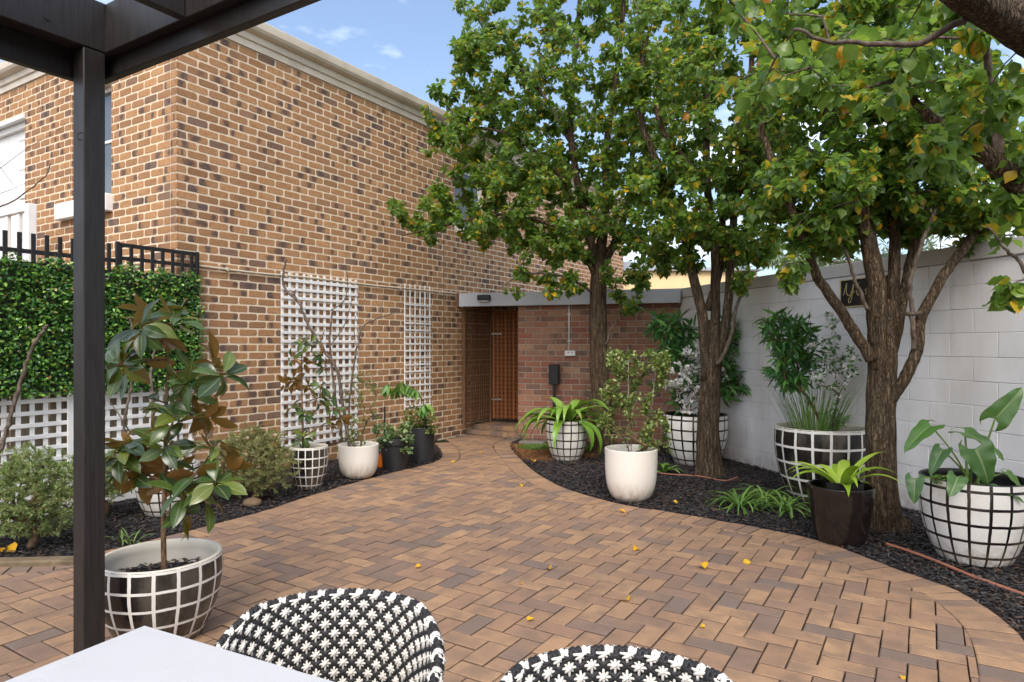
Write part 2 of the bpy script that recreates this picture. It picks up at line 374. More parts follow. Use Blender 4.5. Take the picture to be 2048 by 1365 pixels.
def m_bark(name, a, b, sc=(1, 1, 0.2), s=26, strength=1.0, dist=0.02):
    m = NT(name); p = m.pos(); n = m.noise(s, 6, 0.62, p, sc); n2 = m.noise(5, 4, 0.5, p); n3 = m.noise(s * 3, 4, 0.6, p, sc)
    c = m.ramp(n, [(0.34, tuple(x * 0.45 for x in a)), (0.5, a), (0.68, b)]); c = m.mix(m.ramp(n2, [(0.45, 0.0), (0.7, 0.4)]), c, srgb(98, 92, 76))
    vo = m.n.new('ShaderNodeTexVoronoi'); vo.feature = 'DISTANCE_TO_EDGE'; vo.inputs['Scale'].default_value = s * 1.2; mpv = m.n.new('ShaderNodeMapping'); mpv.inputs['Scale'].default_value = (sc[0], sc[1], sc[2] * 1.6)
    dv = m.n.new('ShaderNodeVectorMath'); dv.operation = 'ADD'; nn = m.n.new('ShaderNodeTexNoise'); nn.inputs['Scale'].default_value = 18; m.ln(p, nn.inputs['Vector']); dsc = m.n.new('ShaderNodeVectorMath'); dsc.operation = 'SCALE'; dsc.inputs['Scale'].default_value = .05
    m.ln(nn.outputs['Color'], dsc.inputs[0]); m.ln(p, dv.inputs[0]); m.ln(dsc.outputs[0], dv.inputs[1]); m.ln(dv.outputs[0], mpv.inputs['Vector']); m.ln(mpv.outputs[0], vo.inputs['Vector']); ck = m.ramp(vo.outputs['Distance'], [(0.0, 0.0), (0.16, 1.0)])
    if dist > .01: c = m.mix(m.math('MULTIPLY', m.math('SUBTRACT', 1.0, ck), .5), c, tuple(x * .25 for x in a))
    m.set(c, 0.9, 0.15); m.bump(m.math('ADD', m.math('ADD', n, m.math('MULTIPLY', ck, .5)), m.math('MULTIPLY', n3, 0.35)), strength, dist); return m.m
M['bark'] = m_bark('pear_bark', srgb(94, 78, 62), srgb(142, 122, 99), (1, 1, .10), 50, 1.0, .025); M['twig'] = m_bark('smooth_twig', srgb(96, 84, 76), srgb(128, 114, 104), (1, 1, 0.5), 30, 0.4, 0.005)
M['stem'] = m_bark('brown_stem', srgb(104, 80, 60), srgb(138, 110, 86), (1, 1, 0.5), 40, 0.4, 0.004); M['greenstem'] = m_plain('green_stem', srgb(108, 136, 66), 0.5, 0.2, 8)
def m_leaf(name, stops, back=None, rough=0.38, trans=0.28, spec=0.5, vein=0.25, tcol=None, burn=None):
    m = NT(name); r = m.rnd(); c = m.ramp(r, stops); m.pos()
    n = m.noise(14, 3, 0.5, m.pos()); c = m.mix(m.math('MULTIPLY', n, 0.5), c, (0.62, 0.66, 0.5), 'MULTIPLY')
    uv = m.sep(m.uv()); mid = m.ramp(m.math('ABSOLUTE', uv[0]), [(0.0, vein), (0.1, 0.0)]); c = m.mix(mid, c, (0.5, 0.55, 0.25))
    if burn is not None:
        e = m.math('ADD', m.math('ABSOLUTE', uv[0]), m.math('MULTIPLY', m.noise(30, 4, 0.6, m.pos()), 1.2))
        c = m.mix(m.math('MULTIPLY', m.ramp(e, [(1.2, 0.0), (1.45, 0.9)]), m.ramp(m.rnd2(r, 31.7), [(0.7, 0.0), (0.75, 1.0)])), c, burn)
    if back is not None: c = m.mix(m._g.outputs['Backfacing'], c, back)
    m.set(c, rough, spec)
    tr = m.new('BsdfTranslucent'); m.ln(m.mix(0.55, c, tcol if tcol else (0.32, 0.5, 0.06)), tr.inputs['Color'])
    mixs = m.new('MixShader'); mixs.inputs[0].default_value = trans
    m.ln(m.b.outputs[0], mixs.inputs[1]); m.ln(tr.outputs[0], mixs.inputs[2]); m.ln(mixs.outputs[0], m.out.inputs['Surface'])
    return m.m
M['pear'] = m_leaf('pear_leaf', [(0.0, srgb(62, 94, 44)), (0.35, srgb(84, 118, 50)), (0.65, srgb(106, 138, 58)), (0.85, srgb(130, 156, 64)), (0.90, srgb(160, 168, 60)), (0.935, srgb(206, 170, 40)), (0.985, srgb(222, 176, 40)), (1.0, srgb(176, 104, 34))], None, 0.32, 0.52)
M['yellow'] = m_leaf('yellow_leaf', [(0, srgb(222, 168, 32)), (0.6, srgb(232, 186, 50)), (1, srgb(214, 150, 36))], None, 0.5, 0.2, 0.3, 0.1, (0.8, 0.5, 0.05))
M['ivy'] = m_leaf('artificial_ivy', [(0, srgb(34, 78, 36)), (0.4, srgb(52, 104, 42)), (0.75, srgb(92, 144, 52)), (.955, srgb(150, 190, 80)), (.97, srgb(140, 120, 60)), (1, srgb(120, 96, 56))], None, 0.28, 0.2)
M['magnolia'] = m_leaf('magnolia_leaf', [(0, srgb(38, 62, 36)), (0.5, srgb(54, 82, 42)), (0.8, srgb(80, 102, 44)), (1, srgb(112, 122, 50))], srgb(120, 86, 44), 0.26, 0.2, 0.6, 0.35, (0.42, 0.42, 0.05), srgb(178, 128, 82))
M['lily'] = m_leaf('strap_leaf', [(0, srgb(96, 138, 48)), (0.5, srgb(122, 162, 62)), (1, srgb(148, 182, 84))], None, 0.35, 0.25)
M['lime'] = m_leaf('lime_strap_leaf', [(0, srgb(140, 176, 50)), (0.6, srgb(168, 200, 66)), (1, srgb(186, 206, 84))], None, 0.35, 0.28)
M['liriope'] = m_leaf('grassy_leaf', [(0, srgb(70, 106, 44)), (0.6, srgb(98, 138, 60)), (1, srgb(136, 162, 84))], None, 0.4, 0.22)
M['ear'] = m_leaf('elephant_ear_leaf', [(0, srgb(62, 98, 52)), (0.5, srgb(78, 116, 60)), (1, srgb(88, 128, 56))], None, 0.34, 0.2, 0.5, 0.4)
M['shrub'] = m_leaf('shrub_leaf', [(0, srgb(70, 90, 42)), (0.4, srgb(98, 120, 56)), (0.75, srgb(132, 150, 78)), (0.9, srgb(164, 176, 112)), (1, srgb(134, 122, 58))], None, 0.42, 0.25)
M['rosemary'] = m_leaf('rosemary_leaf', [(0, srgb(78, 98, 56)), (0.5, srgb(120, 142, 82)), (1, srgb(168, 182, 122))], None, 0.6, 0.1, 0.2)
M['lavender'] = m_leaf('grey_shrub_leaf', [(0, srgb(90, 98, 58)), (0.5, srgb(130, 136, 84)), (1, srgb(168, 168, 116))], None, 0.7, 0.1, 0.2)
M['palm'] = m_leaf('narrow_green_leaf', [(0, srgb(34, 80, 42)), (0.5, srgb(58, 116, 56)), (1, srgb(110, 164, 80))], None, 0.4, 0.2)
M['succulent'] = m_leaf('succulent_leaf', [(0, srgb(72, 104, 66)), (0.5, srgb(108, 138, 92)), (1, srgb(162, 180, 124))], None, 0.4, 0.2)
M['rhodo'] = m_leaf('drooping_leaf', [(0, srgb(58, 100, 46)), (0.5, srgb(86, 132, 58)), (1, srgb(128, 160, 72))], None, 0.38, 0.22)
M['cycad'] = m_leaf('frond', [(0, srgb(40, 64, 50)), (1, srgb(66, 96, 72))], None, 0.45, 0.1)
M['gum'] = m_leaf('far_gum_leaf', [(0, srgb(112, 130, 108)), (1, srgb(160, 172, 150))], None, 0.6, 0.25, 0.2)
M['petal'] = m_leaf('white_petal', [(0, srgb(238, 234, 240)), (1, srgb(250, 248, 248))], None, 0.6, 0.25, 0.2, 0.0, (0.9, 0.88, 0.85))
def m_grid(name, bgc, lc, nv, zs, z0, lw, rough=0.22):
    """pot glaze with a hand painted grid: nv upright lines round the pot, level lines zs apart"""
    m = NT(name); o = m.sep(m.obj())
    a = m.math('MULTIPLY', m.math('ARCTAN2', o[1], o[0]), nv / (2 * math.pi)); wob = m.math('MULTIPLY_ADD', m.noise(7, 3), 0.09, -0.045)
    a = m.math('ADD', a, wob); da = m.math('ABSOLUTE', m.math('SUBTRACT', m.math('FRACT', m.math('ADD', a, 100.0)), 0.5))
    z = m.math('ADD', m.math('DIVIDE', m.math('SUBTRACT', o[2], z0), zs), wob); dz = m.math('ABSOLUTE', m.math('SUBTRACT', m.math('FRACT', m.math('ADD', z, 100.0)), 0.5))
    la = m.math('LESS_THAN', da, lw[0] / 2); lz = m.math('LESS_THAN', dz, lw[1] / 2)
    n = m.noise(9, 5); dirt = m.math('MULTIPLY', m.ramp(o[2], [(0.0, 1.0), (0.07, .55), (0.2, 0.0)]), m.ramp(m.noise(26, 6, .65), [(0.38, 0.0), (0.62, 0.85)]))
    c = m.mix(m.math('MAXIMUM', la, lz), m.mix(m.ramp(n, [(0.4, 0.0), (0.8, 0.25)]), bgc, tuple(x * 0.7 + 0.01 for x in bgc)), lc)
    c = m.mix(m.ramp(m.noise(5, 6, .6, None, (1, 1, .3)), [(.5, 0.0), (.75, .35)]), c, srgb(150, 140, 124)); c = m.mix(dirt, c, srgb(118, 100, 80)); m.set(c, m.ramp(n, [(0.3, rough), (0.7, rough + 0.15)]), 0.5); return m.m
POTW, POTB = srgb(222, 220, 214), srgb(26, 23, 23)
def m_plainpot():
    m = NT('white_glazed_pot'); o = m.sep(m.obj()); n = m.noise(20, 5, 0.6, None, (1, 1, 0.35))
    d = m.math('MULTIPLY', m.ramp(o[2], [(0.0, 1.0), (0.2, 0.0)]), m.ramp(n, [(0.36, 0.1), (0.62, 0.85)]))
    m.set(m.mix(d, srgb(218, 213, 203), srgb(148, 122, 96)), 0.5, 0.35); return m.m
M['plainpot'] = m_plainpot()
M['blackpot'] = m_plain('black_glaze', srgb(30, 24, 22), 0.14, 0.35, 14, 0, 40, 0.6); M['matpot'] = m_plain('matt_black_pot', srgb(36, 37, 40), 0.45, 0.1, 6)
M['rope_w'] = m_plain('white_rope', srgb(206, 202, 194), 0.65, 0.08, 20, 0.3, 300); M['rope_b'] = m_plain('black_rope', srgb(30, 30, 32), 0.6, 0.2, 20, 0.3, 300)
M['gold'] = m_plain('pale_gold', srgb(206, 186, 130), 0.4, 0.08, 10); M['orange'] = m_plain('orange_plastic', srgb(214, 112, 30), 0.5, 0.08)
M['sandstone'] = m_plain('sandstone', srgb(142, 128, 106), 0.9, 0.2, 8, 0.6)

# ================================================================== THE SETTING
# ---- curves of the two garden beds (edge of the paving), read off the photograph as ground points
LP = [(868, 886), (882, 902), (874, 922), (785, 945), (705, 966), (599, 998), (520, 1024), (369, 1063), (213, 1101), (141, 1116), (0, 1128), (-260, 1150), (-700, 1190)]
RP = [(1036, 880), (1021, 888), (1024, 900), (1042, 919), (1072, 945), (1120, 972), (1180, 992), (1260, 1012), (1330, 1022), (1400, 1034), (1533, 1058), (1647, 1083), (1694, 1099), (1792, 1137), (1909, 1178), (1985, 1223), (2048, 1280), (2090, 1365), (2120, 1520)]
LC = catmull([G(*p) for p in LP], 14)[:, :2]; RC = catmull([G(*p) for p in RP], 14)[:, :2]
def resample(c, step):
    d = np.r_[0, np.cumsum(np.linalg.norm(np.diff(c, axis=0), axis=1))]; n = max(2, int(d[-1] / step)); s = np.linspace(0, d[-1], n + 1)
    return np.stack([np.interp(s, d, c[:, 0]), np.interp(s, d, c[:, 1])], 1)
def offset(c, side, w):
    t = np.gradient(c, axis=0); t /= np.linalg.norm(t, axis=1)[:, None]; nrm = np.stack([-t[:, 1], t[:, 0]], 1) * side
    for _ in range(6):
        nrm[1:-1] = (nrm[:-2] + nrm[1:-1] * 2 + nrm[2:]) / 4; nrm /= np.linalg.norm(nrm, axis=1)[:, None]
    return c + nrm * w
LR, RR = resample(LC, 0.118), resample(RC, 0.118)
# both curves run away -> towards the eye; the paving lies on the left-hand side of travel for L, right-hand for R
LI, RI = offset(LR, 1, 0.235), offset(RR, -1, 0.235)

def sheet(name, pts, z, mat):
    v = [(p[0], p[1], z) for p in pts]
    return link(name, tmesh(name, T(v, [tuple(range(len(v)))]), mat, False))
def area_sign(p):
    p = np.array(p); return np.sum(p[:, 0] * np.roll(p[:, 1], -1) - np.roll(p[:, 0], -1) * p[:, 1])
def ccw(p): return p if area_sign(p) > 0 else p[::-1]

tag(sheet('ground', [(-250, -250), (250, -250), (250, 250), (-250, 250)], -0.06, M['soil']), kind='structure')
paving = tag(sheet('paving', [(-9, -4), (6, -4), (6, 13.2), (-9, 13.2)], -0.022, M['sand']), kind='structure')
W0 = Vector((2.419, 9.52, 0)); WD = Vector((0.2865, -0.958, 0)).normalized(); WRZ = math.atan2(WD.y, WD.x)
S0 = Vector((0.092, 10.22, 0)); SRZ = math.atan2(-0.70, 2.327)
def SW(x, y, z=0.0):
    c, s = math.cos(SRZ), math.sin(SRZ); return Vector((S0.x + c * x - s * y, S0.y + s * x + c * y, z))
def WW(x, y, z=0.0):
    c, s = math.cos(WRZ), math.sin(WRZ); return Vector((W0.x + c * x - s * y, W0.y + s * x + c * y, z))
BED_R = ccw(np.array([tuple(p) for p in RR] + [WW(9.2, 0)[:2], WW(0, 0)[:2], SW(0, 0)[:2]]))
BED_L = ccw(np.array([tuple(p) for p in LR] + [H(-0.0, -6.5)[:2], H(0.0, 4.2)[:2]]))
bed_r = tag(sheet('garden_bed', BED_R, -0.006, M['mulchbed']), kind='structure')
bed_l = tag(sheet('garden_bed', BED_L, -0.006, M['mulchbed']), kind='structure')

# ---- pavers
def clip(poly, p, n):          # keep the side n points to
    out = []
    for i in range(len(poly)):
        a, b = poly[i], poly[(i + 1) % len(poly)]; da, db = np.dot(a - p, n), np.dot(b - p, n)
        if da >= 0: out.append(a)
        if (da >= 0) != (db >= 0): out.append(a + (b - a) * (da / (da - db)))
    return np.array(out)
def slab(poly, h=0.05, ch=0.003):     # chamfered slab with its top at z = 0 over a ccw outline
    poly = np.asarray(poly); n = len(poly); c = poly.mean(0); d = poly - c; L = np.linalg.norm(d, axis=1)[:, None]
    ins = c + d * (1 - .010 / np.maximum(L, 0.03))
    v = [(*p, -h) for p in poly] + [(*p, -ch) for p in poly] + [(*p, 0) for p in ins]; uv = [(1.3, 0)] * n + [(1, 0)] * n + [(0, 0)] * n; f = []
    for i in range(n):
        j = (i + 1) % n; f += [(i, j, n + j, n + i), (n + i, n + j, 2 * n + j, 2 * n + i)]
    f.append(tuple(range(2 * n, 3 * n)))
    return T(v, f, uv)
PW, GAP = 0.1165, 0.0056
pieces = []                    # (template in its own frame, matrix, score)
def seg_side(curve, p):
    d = np.linalg.norm(curve - p, axis=1); i = int(np.argmin(d)); i = min(max(i, 1), len(curve) - 2)
    t = curve[i + 1] - curve[i - 1]; t /= np.linalg.norm(t); return curve[i], t, d.min()
full_H = slab([(-PW + GAP / 2, -PW / 2 + GAP / 2), (PW - GAP / 2, -PW / 2 + GAP / 2), (PW - GAP / 2, PW / 2 - GAP / 2), (-PW + GAP / 2, PW / 2 - GAP / 2)])
rr = random.Random(3)
ch_, sh_ = math.cos(-HY), math.sin(-HY); RH = np.array([[ch_, -sh_], [sh_, ch_]]); HC2 = np.array(HC[:2])
def paver_jit():
    k = rr.random(); a = 0.011 if k > 0.93 else 0.005
    return Matrix.Translation((rr.uniform(-.0012, .0012), rr.uniform(-.0012, .0012), rr.uniform(-0.003, 0.001))) @ Matrix.Rotation(rr.uniform(-a, a), 4, 'X') @ Matrix.Rotation(rr.uniform(-a, a), 4, 'Y') @ Matrix.Rotation(rr.uniform(-.007, .007), 4, 'Z')
def score(p):
    if p[1] < 0.8: return 0
    x, y = pix((p[0], p[1], 0.0))
    if not (-40 < x < 2088 and y < 1400): return 0
    if y > 1365 + 30: return 0
    if x < 900 and y > 1250 + abs(x - 290) * 0.3 and x < 880: return 0
    return 1.0 / p[1] ** 2
for i in range(-90, 90):
    for j in range(-60, 60):
        for vert in (0, 1):
            ox, oy = i + 2 * j, i - 2 * j
            cx, cy = (ox + 1.0, oy + 0.5) if not vert else (ox + 0.5, oy + 2.0)
            lv, lu = cx * PW, cy * PW                       # house frame: v, u
            if not (-1.0 < lv < 8.2 and -7.5 < lu < 4.95): continue
            w = HC2 + RH @ np.array([lv, lu])
            if w[1] < -1.2 or w[0] < -7 or w[0] > 5 or lv < 0.06 and lu > -0.3: continue
            keep = True; poly = None; cuts = []
            for curve, sgn in ((LI, 1), (RI, -1)):
                p, t, d = seg_side(curve, w); n = np.array([-t[1], t[0]]) * sgn; s = np.dot(w - p, n)
                if s < -0.14: keep = False
                elif s < 0.14: cuts.append((p + n * 0.003, n))
            if not keep: continue
            Mx = Matrix.Translation((w[0], w[1], 0)) @ Matrix.Rotation(-HY + (math.pi / 2 if vert else 0), 4, 'Z')
            if not cuts: pieces.append((None, Mx @ paver_jit(), score(w))); continue
            R2 = np.array(Mx)[:2, :2]; base = np.array([(x, y) for x, y, z in full_H.v[:4]]) @ R2.T + w
            for p, n in cuts:
                if len(base) >= 3: base = clip(base, p, n)
            if len(base) < 3 or abs(area_sign(base)) < 0.0012: continue
            base = ccw(base); c = base.mean(0)
            pieces.append((slab(base - c), Matrix.Translation((c[0], c[1], 0)) @ paver_jit(), score(c) * 0.8))
for Oc, Ic in ((LR, LI), (RR, RI)):      # the header course along the beds
    for k in range(len(Oc) - 1):
        q = np.array([Oc[k], Oc[k + 1], Ic[k + 1], Ic[k]]); c = q.mean(0)
        if c[1] < -0.5: continue
        tt = Oc[k + 1] - Oc[k]; tt = tt / np.linalg.norm(tt); dq = q - c; q = ccw(c + dq - np.outer(dq @ tt, tt) * .055); pieces.append((slab(q - c), Matrix.Translation((c[0], c[1], 0)) @ paver_jit(), score(c)))
pieces.sort(key=lambda a: -a[2])
full_me = tmesh('paver', full_H, M['paver'], False)
for t, Mx, s in pieces[:300]:
    link('paver', full_me if t is None else tmesh('paver', t, M['paver'], False), paving, Mx)
temps = [full_H]; idx = []; ms = []
for t, Mx, s in pieces[300:]:
    if t is None: idx.append(0)
    else: temps.append(t); idx.append(len(temps) - 1)
    ms.append(np.array(Mx))
tag(link('distant_pavers', join('distant_pavers', temps, idx, ms, M['paver'], False), paving), 'clay pavers laid in herringbone', kind='stuff')

# ---- bricks
def brick_templates(n, L, Hh, seed, proud=0.008, chop=0.011, jit=0.0022):
    g = random.Random(seed); out = []
    for _ in range(n):
        def ring(y, ins, ch):
            a, b = L / 2 - ins, Hh / 2 - ins; r = []
            for sx, sz in ((1, 1), (-1, 1), (-1, -1), (1, -1)):
                c1, c2 = ch * g.uniform(.6, 1.4), ch * g.uniform(.5, 1.1)
                pts = [(sx * a, sz * (b - c2)), (sx * (a - c1), sz * b)]
                if sx * sz < 0: pts = pts[::-1]
                r += pts
            return [(x + g.uniform(-jit, jit), y + g.uniform(-.0006, .0006), z + g.uniform(-jit, jit)) for x, z in r]
        v = ring(0.012, 0, chop) + ring(-proud * 0.35, 0.0006, chop) + ring(-proud, 0.004, chop)
        uv = [(x / L, z / Hh) for x, y, z in v]; f = []
        for k in range(2):
            for i in range(8):
                j = (i + 1) % 8; f.append((k * 8 + i, (k + 1) * 8 + i, (k + 1) * 8 + j, k * 8 + j))
        f.append(tuple(range(23, 15, -1)))
        out.append(T(v, [x[::-1] for x in f] if False else f, uv))
    return out
BT = brick_templates(12, 0.224, 0.0705, 5, .0028, .015, .0026)
def fix_normals(t):            # outward is -y
    v = t.v; f = t.f[-1]; n = np.cross(v[f[1]] - v[f[0]], v[f[2]] - v[f[0]])
    if n[1] > 0: t.f = [x[::-1] for x in t.f]; t.loops = np.array([i for x in t.f for i in x], np.int32)
    return t
BT = [fix_normals(t) for t in BT]
def lay(length, height, openings=(), course=0.086, unit=0.24, gap=0.011, start=0.0, z0=0.0, first=0.0):
    """running bond over a face; returns (a0, a1, z) of every brick"""
    out = []; r = 0; z = z0
    while z + 0.076 <= height + 1e-6:
        a = start + (0 if r % 2 == 0 else -0.12); 
        while a < length - 0.02:
            a0, a1 = max(a, start), min(a + unit - gap, length); segs = [(a0, a1)]
            for o0, o1, p0, p1 in openings:
                if z + 0.07 > p0 and z < p1 - 0.01:
                    ns = []
                    for s0, s1 in segs:
                        if s1 <= o0 or s0 >= o1: ns.append((s0, s1)); continue
                        if s0 < o0: ns.append((s0, o0))
                        if s1 > o1: ns.append((o1, s1))
                    segs = ns
            out += [(s0, s1, z) for s0, s1 in segs if s1 - s0 > 0.03]; a += unit
        z += course; r += 1
    return out
EAVE = 4.73
house = tag(empty('brick_house', HC, -HY), 'two storey tan brick house with dark flashed bricks and cream gutter', 'house')
# local frame of the house: x out of the long facade, y along it
OPN_F = [(4.62, 5.42, 3.3, 4.3)]                               # along y
OPN_R = [(1.22, 2.10, 3.06, 4.36), (3.27, 4.75, 2.2, 4.34)]    # along -x from the corner
core = MB(); D = 8.0; LEN = 11.6
def wall_core(mb, place, length, openings, top, th=0.22):
    xs = sorted({0, length, *[o[0] for o in openings], *[o[1] for o in openings]})
    for a, b in zip(xs[:-1], xs[1:]):
        o = [q for q in openings if q[0] <= a + 1e-6 and q[1] >= b - 1e-6]
        for z0, z1 in ([(-.05, top)] if not o else [(-.05, o[0][2]), (o[0][3], top)]): place(mb, a, b, z0, z1, th)
wall_core(core, lambda mb, a, b, z0, z1, th: mb.box((-th, a, z0), (0, b, z1)), LEN, OPN_F, EAVE + .2)
wall_core(core, lambda mb, a, b, z0, z1, th: mb.box((-b - .22, 0, z0), (-a - .22, th, z1)) if False else mb.box((-b, 0.0, z0), (-max(a, .004), th, z1)), 6.5, OPN_R, EAVE + .2)
core.box((-7.8, LEN - .2, -.05), (-.23, LEN, EAVE)); 
core.build('wall', M['mortar'], house)
BR = []
def add_brick(Mx, a0, a1, zc):
    k = rr.randrange(len(BT)); BR.append((k, Mx @ Matrix.Translation(((a0 + a1) / 2, 0, zc + .038)) @ Matrix.Rotation(rr.uniform(-.006, .006), 4, 'Y') @ Matrix.Diagonal(((a1 - a0) / 0.23, 1, 1, 1))))
MF = Matrix.Rotation(math.pi / 2, 4, 'Z')
MR = Matrix.Identity(4)
for a0, a1, z in lay(LEN, EAVE + .12, OPN_F + [(4.33, 4.345, -1, 9)], start=-.006): add_brick(MF, a0, a1, z)
for a0, a1, z in lay(6.4, EAVE + .12, OPN_R, start=0.104): add_brick(MR, -a1, -a0, z)
for r in range(56):                                            # the corner: a header face alternating with a stretcher end
    z = r * 0.086
    if z + .076 > EAVE + .12: break
    add_brick(MR, -0.104 + .004, 0.006, z) if r % 2 == 0 else add_brick(MR, -0.099, 0.006, z)
for (o0, o1, p0, p1) in OPN_R[:1]:                              # the brick reveal beside the window
    MV = Matrix.Translation((-o1, 0, 0)) @ Matrix.Rotation(math.pi / 2, 4, 'Z')
    z = 0
    while z < p1:
        if z > p0 - .03: add_brick(MV, 0.0, 0.11, z)
        z += .086
def bscore(Mw):
    p = Mw.translation
    if p.y < 1: return 0
    x, y = pix(p)
    if not (-20 < x < 2060 and -20 < y < 1380): return 0
    if x < 390 and y > 500: return 0
    if x < 212 and x > 143: return 0
    if x < 620 - 2.6 * y: return 0
    return 1 / p.y ** 2
BR.sort(key=lambda b: -bscore(HM @ b[1]))
BME = [tmesh('brick', t, M['brick'], False) for t in BT]
for k, Mx in BR[:300]: link('brick', BME[k], house, Mx)
tag(link('more_bricks', join('more_bricks', BT, [b[0] for b in BR[300:]], [np.array(b[1]) for b in BR[300:]], M['brick'], False), house), kind='stuff')
gprof = [(0.0, -.0), (0.022, 0.0), (0.026, .075), (0.045, .08), (0.05, .10), (0.052, .15), (0.085, .158), (.12, .175), (.14, .205), (.146, .245), (.15, .285), (.142, .292), (.13, .285), (0.0, .285)]
g = MB(); g.prism(gprof, [lambda n, z: (n, -n, EAVE + z), lambda n, z: (n, LEN + .1, EAVE + z)]); g.build('gutter', M['trim'], house)
g = MB(); g.prism(gprof, [lambda n, z: (n, -n, EAVE + z), lambda n, z: (-6.6, -n, EAVE + z)]); g.build('gutter', M['trim'], house)
g = MB(); g.add([(0.13, -.13, EAVE + .27), (0.13, LEN + .1, EAVE + .27), (-4, LEN - 4, EAVE + 1.9), (-4, 4, EAVE + 1.9), (-8.1, LEN + .1, EAVE + .27), (-8.1, -.13, EAVE + .27)],
      [(0, 1, 2, 3), (1, 4, 2), (4, 5, 3, 2), (5, 0, 3)]); g.build('roof', M['roof'], house)
def window(x0, x1, z0, z1, y, rails, parent, curtain=True):
    w = MB(); t = .05
    w.box((x0, y, z0), (x0 + t, y + .05, z1), .004).box((x1 - t, y, z0), (x1, y + .05, z1), .004).box((x0 + t, y, z1 - t), (x1 - t, y + .05, z1), .004).box((x0 + t, y, z0), (x1 - t, y + .05, z0 + t), .004)
    win = w.build('window', M['white'], parent)
    for zz in rails: MB().box((x0 + t, y + .008, zz - .016), (x1 - t, y + .042, zz + .016), .003).build('glazing_bar', M['white'], win)
    MB().box((x0 + t, y + .022, z0 + t), (x1 - t, y + .028, z1 - t)).build('pane', M['glass'], win)
    if curtain: MB().box((x0 + t, y + .09, z0), (x1 - t, y + .10, z1)).build('curtain', M['curtain'], win)
    return win
window(-2.10, -1.22, 3.10, 4.36, .10, [3.75], house)
MB().box((-2.33, -.085, 2.91), (-1.19, .10, 3.10), .008).build('window_sill', M['white'], house)
# the balcony door at the left edge, with its white frame
d = MB(); d.box((-4.75, .04, 2.2), (-4.66, .14, 4.34)).box((-3.36, .04, 2.2), (-3.27, .14, 4.34)).box((-4.66, .04, 4.22), (-3.36, .14, 4.34)).box((-4.75, -.03, 4.30), (-3.25, .035, 4.345))
dr = d.build('balcony_door', M['white'], house)
MB().box((-4.66, .09, 2.2), (-3.36, .13, 4.22)).build('door_panel', M['white'], dr)
MB().box((-3.62, .082, 3.35), (-3.42, .088, 4.1)).build('pane', M['curtain'], dr)
for zz in (3.35, 3.72, 4.1): MB().box((-3.64, .074, zz - .012), (-3.40, .086, zz + .012), .002).build('glazing_bar', M['white'], dr)
bal = MB(); bal.box((-5.2, -.42, 2.02), (-2.28, -.001, 2.16)).build('balcony_slab', M['white'], house)
MB().box((-2.37, -.37, 2.16), (-2.28, -.28, 3.06), .005).build('balustrade_post', M['white'], house)
MB().box((-5.2, -.36, 2.98), (-2.372, -.29, 3.03), .004).build('handrail', M['white'], house)
for k in range(8): MB().box((-2.62 - k * .3, -.345, 2.16), (-2.57 - k * .3, -.305, 2.978), .003).build('baluster', M['white'], house)
# a small white window on the long facade behind the first tree
ww = MB(); ww.box((-.09, 4.62, 3.3), (-.04, 4.68, 4.3)).box((-.09, 5.36, 3.3), (-.04, 5.42, 4.3)).box((-.09, 4.68, 4.24), (-.04, 5.36, 4.3)).box((-.09, 4.68, 3.3), (-.04, 5.36, 3.36))
wn2 = ww.build('window', M['white'], house); MB().box((-.075, 4.68, 3.36), (-.068, 5.36, 4.24)).build('pane', M['glass'], wn2)
MB().box((-.14, 4.66, 3.3), (-.13, 5.38, 4.3)).build('curtain', M['curtain'], wn2)
MB().box((-.002, 4.3335, 0), (.003, 4.3415, EAVE)).build('movement_joint', M['black'], house)
# the conduit along the facade, on saddles
cp = [(.028, .20, 2.262), (.028, .9, 2.25), (.028, 1.7, 2.262), (.028, 2.8, 2.252), (.028, 3.9, 2.262), (.028, 4.62, 2.262), (.028, 4.70, 2.23), (.028, 4.72, 2.12)]
pipe = MB().tube(catmull(cp, 6), .0125, 10).build('conduit', M['pipe'], house, True)
for yy in (.55, 1.32, 2.4, 3.3, 4.2): MB().box((.006, yy - .012, 2.235), (.045, yy + .012, 2.277), .003).build('saddle', M['pipe'], pipe)

# ---- cream building far behind, with its barrel roof
far = tag(empty('cream_building', (3.0, 17.4, 0)), 'cream rendered building with curved iron roof behind the shed', 'building')
MB().box((-1.4, 0, -.05), (3.4, 4, 3.42)).build('wall', M['cream_render'], far)
rf = MB(); pr = [(-1.5, 3.66)] ; prof = [(-1.5 + 5 * k / 14, 3.42 + .34 * (1 - k / 14) ** 1.7) for k in range(15)]
rf.prism(prof + [(3.5, 3.38), (-1.5, 3.38)], [lambda a, z: (a, -.12, z), lambda a, z: (a, 4.1, z)]).build('roof', M['corrugated'], far)

# ---- the brick shed with its grey fascia and the entry beside it
shed = tag(empty('brick_shed', S0, SRZ), 'low brown brick shed with pale grey fascia at the courtyard end', 'shed')
MB().box((0, .012, -.05), (2.40, 1.6, 2.12)).build('wall', M['mortar_old'], shed)
ST = [fix_normals(t) for t in brick_templates(6, 0.23, 0.076, 9, .007, .005, .0015)]; SME = [tmesh('brick', t, M['brick_old'], False) for t in ST]
for a0, a1, z in lay(2.40, 2.12, gap=.012, start=0.0):
    link('brick', SME[rr.randrange(6)], shed, Matrix.Translation(((a0 + a1) / 2, .012, z + .038)) @ Matrix.Diagonal(((a1 - a0) / .23, 1, 1, 1)))
MB().box((-.93, -.11, 2.045), (2.43, -.075, 2.25), .004).build('fascia', M['fascia'], shed)
MB().box((-.93, -.074, 2.125), (2.43, 3.2, 2.235)).build('roof', M['corrugated'], shed)
MB().box((-.97, -.12, 2.03), (-.935, .02, 2.255), .004).build('end_board', M['screen'], shed)
